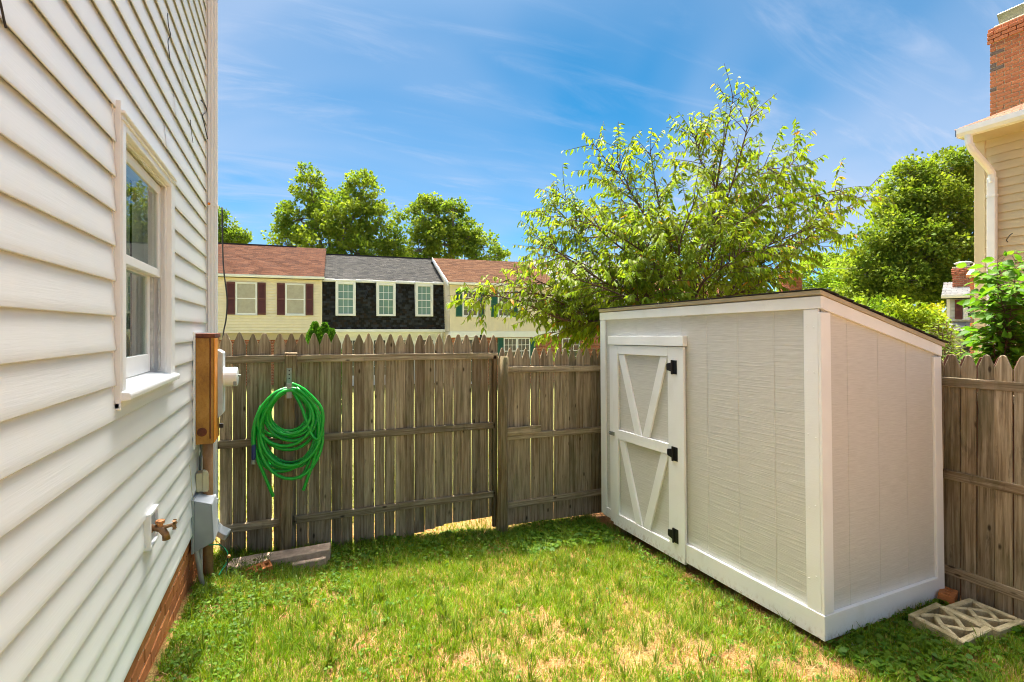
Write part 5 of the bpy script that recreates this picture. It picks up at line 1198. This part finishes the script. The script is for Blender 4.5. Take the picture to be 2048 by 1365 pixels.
# overhead wires between the trees
for lab, y0, y1 in (('thin overhead wire across the pale feathery tree, upper', 532, 537), ('thin overhead wire across the pale feathery tree, lower', 573, 577)):
    a, b = onD(1500, y0, 28), onD(2060, y1, 29); mdl = (a+b)/2; mdl.z -= .15
    cable(lab, [a, mdl, b], .012, 'galv', 'overhead_wire', 'wire')

# ------------------------------------------------------------------ things lying on the grass
def slab_piece(label, pts, z0, z1, bumpy=.006):
    mb = MB(); n = 9; top = []
    a, b, c, d = [Vector((*p, 0)) for p in pts]; R_ = random.Random(len(label)); L1 = []; L2 = []
    for i in range(n+1):
        t = i/n; L1.append(a.lerp(b, t)+V3((0, R_.uniform(-bumpy, bumpy), 0))); L2.append(d.lerp(c, t)+V3((0, R_.uniform(-bumpy, bumpy), 0)))
    ring = L1+L2[::-1]
    o = mb.prism([(p.x, p.y, z0) for p in ring], (0, 0, z1-z0)).build('concrete_slab', M['concrete'], None, bev=.006); return tag(o, label, 'slab', 'slab pieces at the foot of the fence')
slab_piece('long sloping concrete slab at the foot of the fence below the hose', [(-.46, 4.28), (.30, 4.33), (.32, 4.47), (-.40, 4.46)], .10, .235)
slab_piece('narrow pale concrete strip in the grass in front of the long slab', [(.02, 4.22), (.26, 4.24), (.27, 4.285), (.02, 4.27)], .10, .205)
def holed_brick(label, loc, rot, L=.19, Wd=.09, H=.057):
    o = thing('loose_brick', label, 'brick', loc, rot=rot, group='loose bricks on the ground')
    mb = MB(); nx = 3
    xs_ = [-L/2]; 
    for i in range(nx):
        c = -L/2+L*(i+.5)/nx; xs_ += [c-.014, c+.014]
    xs_.append(L/2)
    for i in range(len(xs_)-1):
        if i % 2 == 0: mb.box((xs_[i], -Wd/2, 0), (xs_[i+1], Wd/2, H))
        else: mb.box((xs_[i], -Wd/2, 0), (xs_[i+1], -.016, H)).box((xs_[i], .016, 0), (xs_[i+1], Wd/2, H)).box((xs_[i], -.016, 0), (xs_[i+1], .016, .012))
    mb.build('body', M['brick'], o, bev=.002); return o
holed_brick('red brick with round holes lying in the grass by the slab', (-.20, 4.215, .185), (R(12), R(-8), .25), .17)
holed_brick('red brick with round holes wedged between the shed corner and the breeze blocks', (4.20, 2.015, .12), (R(4), R(6), R(20)), .2)
# decorative breeze blocks
def breeze(label, corner, ux, uy, z0, th, loc_rot=0):
    """a square screen block lying flat: outer frame with a leaf-shaped web of bars, built from a bar skeleton"""
    o = thing('breeze_block', label, 'concrete block', corner, loc_rot, 'concrete screen blocks by the shed')
    Sz = .30; fw = .038
    mb = MB()
    mb.box((0, 0, 0), (Sz, fw, th)).box((0, Sz-fw, 0), (Sz, Sz, th)).box((0, fw, 0), (fw, Sz-fw, th)).box((Sz-fw, fw, 0), (Sz, Sz-fw, th))
    mb.build('frame', M['block'], o, bev=.006)
    def bar(p, q, w=.030):
        p, q = Vector((*p, 0)), Vector((*q, 0)); d = (q-p).normalized(); n = Vector((-d.y, d.x, 0))*w/2
        m_ = MB().prism([p-n, q-n, q+n, p+n], (0, 0, th-.004)); m_.v = [(x, y, z+.001) for x, y, z in m_.v]; return m_.build('web', M['block'], o, bev=.004)
    c = Sz/2; a = fw-.004; b = Sz-fw+.004
    # central diamond with four spokes to the frame
    dm = [(c, .075), (.225, c), (c, .225), (.075, c)]
    for i in range(4): bar(dm[i], dm[(i+1) % 4])
    bar(dm[0], (b-.03, a)); bar(dm[1], (b, b-.03)); bar(dm[2], (a+.03, b)); bar(dm[3], (a, a+.03))
    return o
ang = math.atan2(onZ(1935, 1198, .16).y-onZ(1820, 1235, .16).y, onZ(1935, 1198, .16).x-onZ(1820, 1235, .16).x)
breeze('front tilted breeze block leaning against the shed skirt, nearer the viewer', (3.62, 1.655, .085), 0, 0, 0, .085, R(1)); b1 = bpy.data.objects['breeze_block']; b1.rotation_euler = (R(3), R(-3), R(-1))
breeze('rear flat breeze block beside the side fence, farther right', (3.945, 1.63, .085), 0, 0, 0, .085, R(-2))
# pebbles and bark chips
def pebble(label, x, y, s, m, cat='stone'):
    bm = bmesh.new(); bmesh.ops.create_icosphere(bm, subdivisions=2, radius=s); R_ = random.Random(int(x*1000))
    for v in bm.verts: v.co *= R_.uniform(.82, 1.1); v.co.z *= .6; v.co.x *= 1.25
    me = bpy.data.meshes.new('pebble'); bm.to_mesh(me); bm.free(); me.polygons.foreach_set('use_smooth', [True]*len(me.polygons))
    o = link('pebble', me, None, m, loc=(x, y, float(ground_z(x, y))+s*.35), rot=(0, 0, x*9)); return tag(o, label, cat, 'pebbles in the bare soil')
for lab, p, s, m in (('larger white pebble under the near corner of the shed', (1708, 1286), .016, 'white'), ('small white pebble right of the larger white one', (1793, 1287), .012, 'white'), ('white stone chip under the shed skirt by the breeze block', (1814, 1236), .014, 'concrete'), ('flat pinkish stone chip in the weeds below the breeze blocks', (1858, 1318), .022, 'concrete')):
    q = onZ(*p, .1); pebble(lab, q.x, q.y, s, M[m])

# ------------------------------------------------------------------ grass, thatch and weeds
r = np.random.default_rng(99)
def vnoise(x, y, sc, seed):
    """smooth value noise"""
    g = np.random.default_rng(seed).random((64, 64)); X, Y = x*sc+100, y*sc+100; i, j = np.floor(X).astype(int), np.floor(Y).astype(int); fx, fy = X-i, Y-j; fx = fx*fx*(3-2*fx); fy = fy*fy*(3-2*fy)
    q = lambda a, b: g[a % 64, b % 64]
    return (q(i, j)*(1-fx)+q(i+1, j)*fx)*(1-fy)+(q(i, j+1)*(1-fx)+q(i+1, j+1)*fx)*fy
PATCH = []
for px, py, rx, ry in ((1078, 1235, .10, .16), (1100, 1262, .10, .12), (1300, 1318, .22, .14), (1100, 1345, .22, .10), (1250, 1345, .25, .12), (1400, 1290, .14, .10), (1380, 1330, .2, .12), (1470, 1320, .16, .12), (1200, 1300, .08, .07), (960, 1340, .16, .08), (1560, 1330, .2, .08), (1640, 1340, .2, .08), (1330, 1225, .07, .06), (1440, 1235, .08, .07), (700, 1340, .10, .05), (890, 1260, .05, .05), (1700, 1345, .2, .06)):
    q = onZ(px, py, .12); PATCH.append((q.x, q.y, rx, ry))
def bare(x, y):
    b = np.zeros_like(x)
    for cx, cy, rx, ry in PATCH: b = np.maximum(b, np.clip(1.35-np.hypot((x-cx)/rx, (y-cy)/ry)*1.02+(vnoise(x, y, 9, 5)-.5)*1.2, 0, 1))
    # red soil strip along the shed, and the strip under the fence
    e = np.clip(1-np.abs(x-2.98)/(.07+.07*vnoise(x, y, 6, 8)+.06*(y > 3.1)), 0, 1)*((y > 2.0) & (y < 4.5)); b = np.maximum(b, np.clip(e*1.6, 0, 1))
    b = np.maximum(b, .6*np.clip((vnoise(x, y, 3.3, 11)-.64)*5, 0, 1)*np.clip((x-.2)/1.6, 0, 1)*np.clip((3.6-y)/1, 0, 1))
    return b
def in_yard(x, y): return (x > -.58) & (x < 4.26) & ~((x > 2.99) & (y > 2.05)) & (y < 4.75) & ~((x > 3.6) & (x < 4.26) & (y > 1.64) & (y < 1.96))
def scatter(n, x0, x1, y0, y1): return r.uniform(x0, x1, n), r.uniform(y0, y1, n)
def blades(x, y, ln, wd, lean, tint, az=None, z0=-.004):
    n = len(x); az = r.uniform(0, 2*math.pi, n) if az is None else az; d = np.stack([np.cos(az), np.sin(az)], -1); s = np.stack([-d[:, 1], d[:, 0]], -1)
    gz_ = ground_z(x, y)+z0; V = np.zeros((n, 7, 3))
    for k, (t, w) in enumerate(((0, .8), (.35, 1), (.72, .7), (1, 0))):
        out_ = lean*ln*(t**1.7); hz = ln*t*np.sqrt(np.clip(1-(lean*.75*t)**2, .05, 1)); cx_, cy_ = x+d[:, 0]*out_, y+d[:, 1]*out_
        if k < 3:
            for sg, q in ((-1, 0), (1, 1)):
                V[:, k*2+q, 0] = cx_+s[:, 0]*wd*w*.5*sg; V[:, k*2+q, 1] = cy_+s[:, 1]*wd*w*.5*sg; V[:, k*2+q, 2] = gz_+hz
        else: V[:, 6, 0] = cx_; V[:, 6, 1] = cy_; V[:, 6, 2] = gz_+hz
    T3 = np.repeat(tint[:, None, :], 7, 1); return V, T3
BF = [(0, 1, 3, 2), (2, 3, 5, 4), (4, 5, 6)]
VV, TT = [], []
# living blades in tufts
nt_ = 78000
x, y = scatter(nt_, -.6, 4.3, .9, 4.8)
dens = np.clip(1.05-.93*bare(x, y), 0, 1)*(.55+.75*vnoise(x, y, 5, 21)); keep = in_yard(x, y) & (r.random(nt_) < dens*.95)
x, y = x[keep], y[keep]
reps = r.integers(3, 6, len(x)); x = np.repeat(x, reps)+r.normal(0, .007, reps.sum()); y = np.repeat(y, reps)+r.normal(0, .007, reps.sum()); hueT = np.repeat(r.random(len(reps)), reps)
ok = in_yard(x, y); x, y, hueT = x[ok], y[ok], hueT[ok]; n = len(x)
dry = np.clip(vnoise(x, y, 2.6, 31)*1.1-.30+.55*bare(x, y)+.10*(x-1)*(y < 3.2), 0, 1); g = np.clip(.45*hueT+.55*r.random(n), 0, 1)[:, None]
lush = np.clip(vnoise(x, y, 6, 41)*1.6-.6, 0, 1)[:, None]
c = np.array([.075, .20, .004])*(1-g)+np.array([.255, .35, .006])*g; c = c*(1-lush*.35)+np.array([.045, .125, .008])*lush*.35
st = (r.random(n) < .03+.30*dry)[:, None]; c = np.where(st, np.array([.42, .33, .09])*r.uniform(.6, 1.2, (n, 1)), c)*r.uniform(.8, 1.2, (n, 1))
V, T3 = blades(x, y, r.uniform(.026, .066, n)*(.75+.6*vnoise(x, y, 4, 51)), r.uniform(.0023, .0048, n), r.uniform(.15, .85, n), c); VV.append(V); TT.append(T3)
# lying straw: everywhere a little, thick on the bare patches
nt_ = 90000; x, y = scatter(nt_, -.6, 4.3, .9, 4.75); keep = in_yard(x, y) & (r.random(nt_) < .10+.62*bare(x, y)*(x < 2.93)); x, y = x[keep], y[keep]; n = len(x)
gq = r.random((n, 1)); c = (np.array([.27, .16, .05])*(1-gq)+np.array([.50, .36, .16])*gq)*r.uniform(.7, 1.15, (n, 1))
V, T3 = blades(x, y, r.uniform(.025, .075, n), r.uniform(.002, .004, n), r.uniform(.93, 1.0, n), c, z0=.003); V[:, :, 2] = ground_z(V[:, :, 0], V[:, :, 1])+.004+(V[:, :, 2]-ground_z(V[:, :, 0], V[:, :, 1]))*.35+r.uniform(0, .006, n)[:, None]; VV.append(V); TT.append(T3)
# longer tufts here and there
nt_ = 700; x, y = scatter(nt_, -.55, 4.2, 1.0, 4.7); keep = in_yard(x, y); x, y = x[keep], y[keep]; reps = r.integers(10, 24, len(x)); cx_, cy_ = np.repeat(x, reps), np.repeat(y, reps); n = len(cx_); a = r.uniform(0, 2*math.pi, n); rr_ = r.uniform(0, .022, n)
g = r.random((n, 1)); c = (np.array([.06, .135, .008])*(1-g)+np.array([.17, .225, .012])*g)*r.uniform(.8, 1.2, (n, 1)); xx, yy = cx_+rr_*np.cos(a), cy_+rr_*np.sin(a); ok = in_yard(xx, yy)
V, T3 = blades(xx[ok], yy[ok], r.uniform(.06, .125, n)[ok], r.uniform(.0038, .0065, n)[ok], r.uniform(.25, .8, n)[ok], c[ok], a[ok]); VV.append(V); TT.append(T3)
# beyond the fence
nt_ = 30000; x, y = scatter(nt_, -1.5, 6.5, 4.76, 8.5); keep = r.random(nt_) < np.clip((9-y)/4.2, .15, 1); x, y = x[keep], y[keep]; n = len(x); g = r.random((n, 1))
c = (np.array([.11, .165, .008])*(1-g)+np.array([.27, .27, .016])*g)*r.uniform(.8, 1.2, (n, 1)); V, T3 = blades(x, y, r.uniform(.04, .085, n), r.uniform(.004, .008, n), r.uniform(.2, .85, n), c); VV.append(V); TT.append(T3)
VV = np.concatenate(VV); TT = np.concatenate(TT); print('blades', len(VV))
gro = link('grass', np_mesh('grass', VV, BF, len(VV), TT), None, M['blade']); gro['kind'] = 'stuff'
# clover and broad weeds: shaded strip by the fence, house foot, shed corner
wx, wy, wsz = [], [], []
def weeds(n, x0, x1, y0, y1, s0, s1, p=lambda a, b: np.ones_like(a)):
    a, b = scatter(n, x0, x1, y0, y1); k = in_yard(a, b) & (r.random(n) < p(a, b)); wx.extend(a[k]); wy.extend(b[k]); wsz.extend(r.uniform(s0, s1, k.sum()))
weeds(1900, .3, 2.95, 3.95, 4.72, .018, .036, lambda a, b: np.clip((b-3.9)/.6, .1, 1)*(.35+.65*vnoise(a, b, 5, 61)))
weeds(260, 1.9, 2.9, 3.95, 4.55, .035, .060)
weeds(750, -.56, .4, 3.5, 4.6, .012, .026, lambda a, b: .3+.7*vnoise(a, b, 6, 62))
weeds(420, -.58, -.2, 2.2, 3.9, .012, .024); weeds(1100, 2.95, 4.2, 1.45, 2.05, .018, .042, lambda a, b: .2+.8*vnoise(a, b, 5, 63)); weeds(160, 2.7, 2.99, 2.0, 4.2, .018, .035, lambda a, b: (vnoise(a, b, 5, 64) > .5)*1.)
weeds(900, -.4, 2.9, 1.6, 4.0, .012, .024, lambda a, b: (vnoise(a, b, 3, 65) > .62)*1.)
wx, wy, wsz = map(np.array, (wx, wy, wsz)); n3 = len(wx); LP, LD, LS, LT = [], [], [], []
for q in range(3):
    a = r.uniform(0, 2*math.pi, n3)+q*2.1; h = r.uniform(.02, .055, n3); p = np.stack([wx+np.cos(a)*.006, wy+np.sin(a)*.006, ground_z(wx, wy)+h], -1); LP.append(p)
    LD.append(np.stack([np.cos(a), np.sin(a), r.uniform(-.35, .35, n3)], -1)); LS.append(wsz*r.uniform(.8, 1.2, n3)); g = r.random((n3, 1)); LT.append((np.array([.06, .16, .012])*(1-g)+np.array([.15, .25, .014])*g)*r.uniform(.8, 1.15, (n3, 1)))
LP, LD, LS, LT = map(np.concatenate, (LP, LD, LS, LT)); k = len(LP); Rm = frames(LD, np.tile(np.array([0, 0, 1.]), (k, 1))+r.normal(0, .2, (k, 3)), r.normal(0, .3, k)); V, F = leaf_base(1.9, .18, .18)
we = link('weeds', np_mesh('weeds', np.einsum('nij,kj->nki', Rm*LS[:, None, None], V)+LP[:, None, :], F, k, LT, True), None, M['leaf']); we['kind'] = 'stuff'
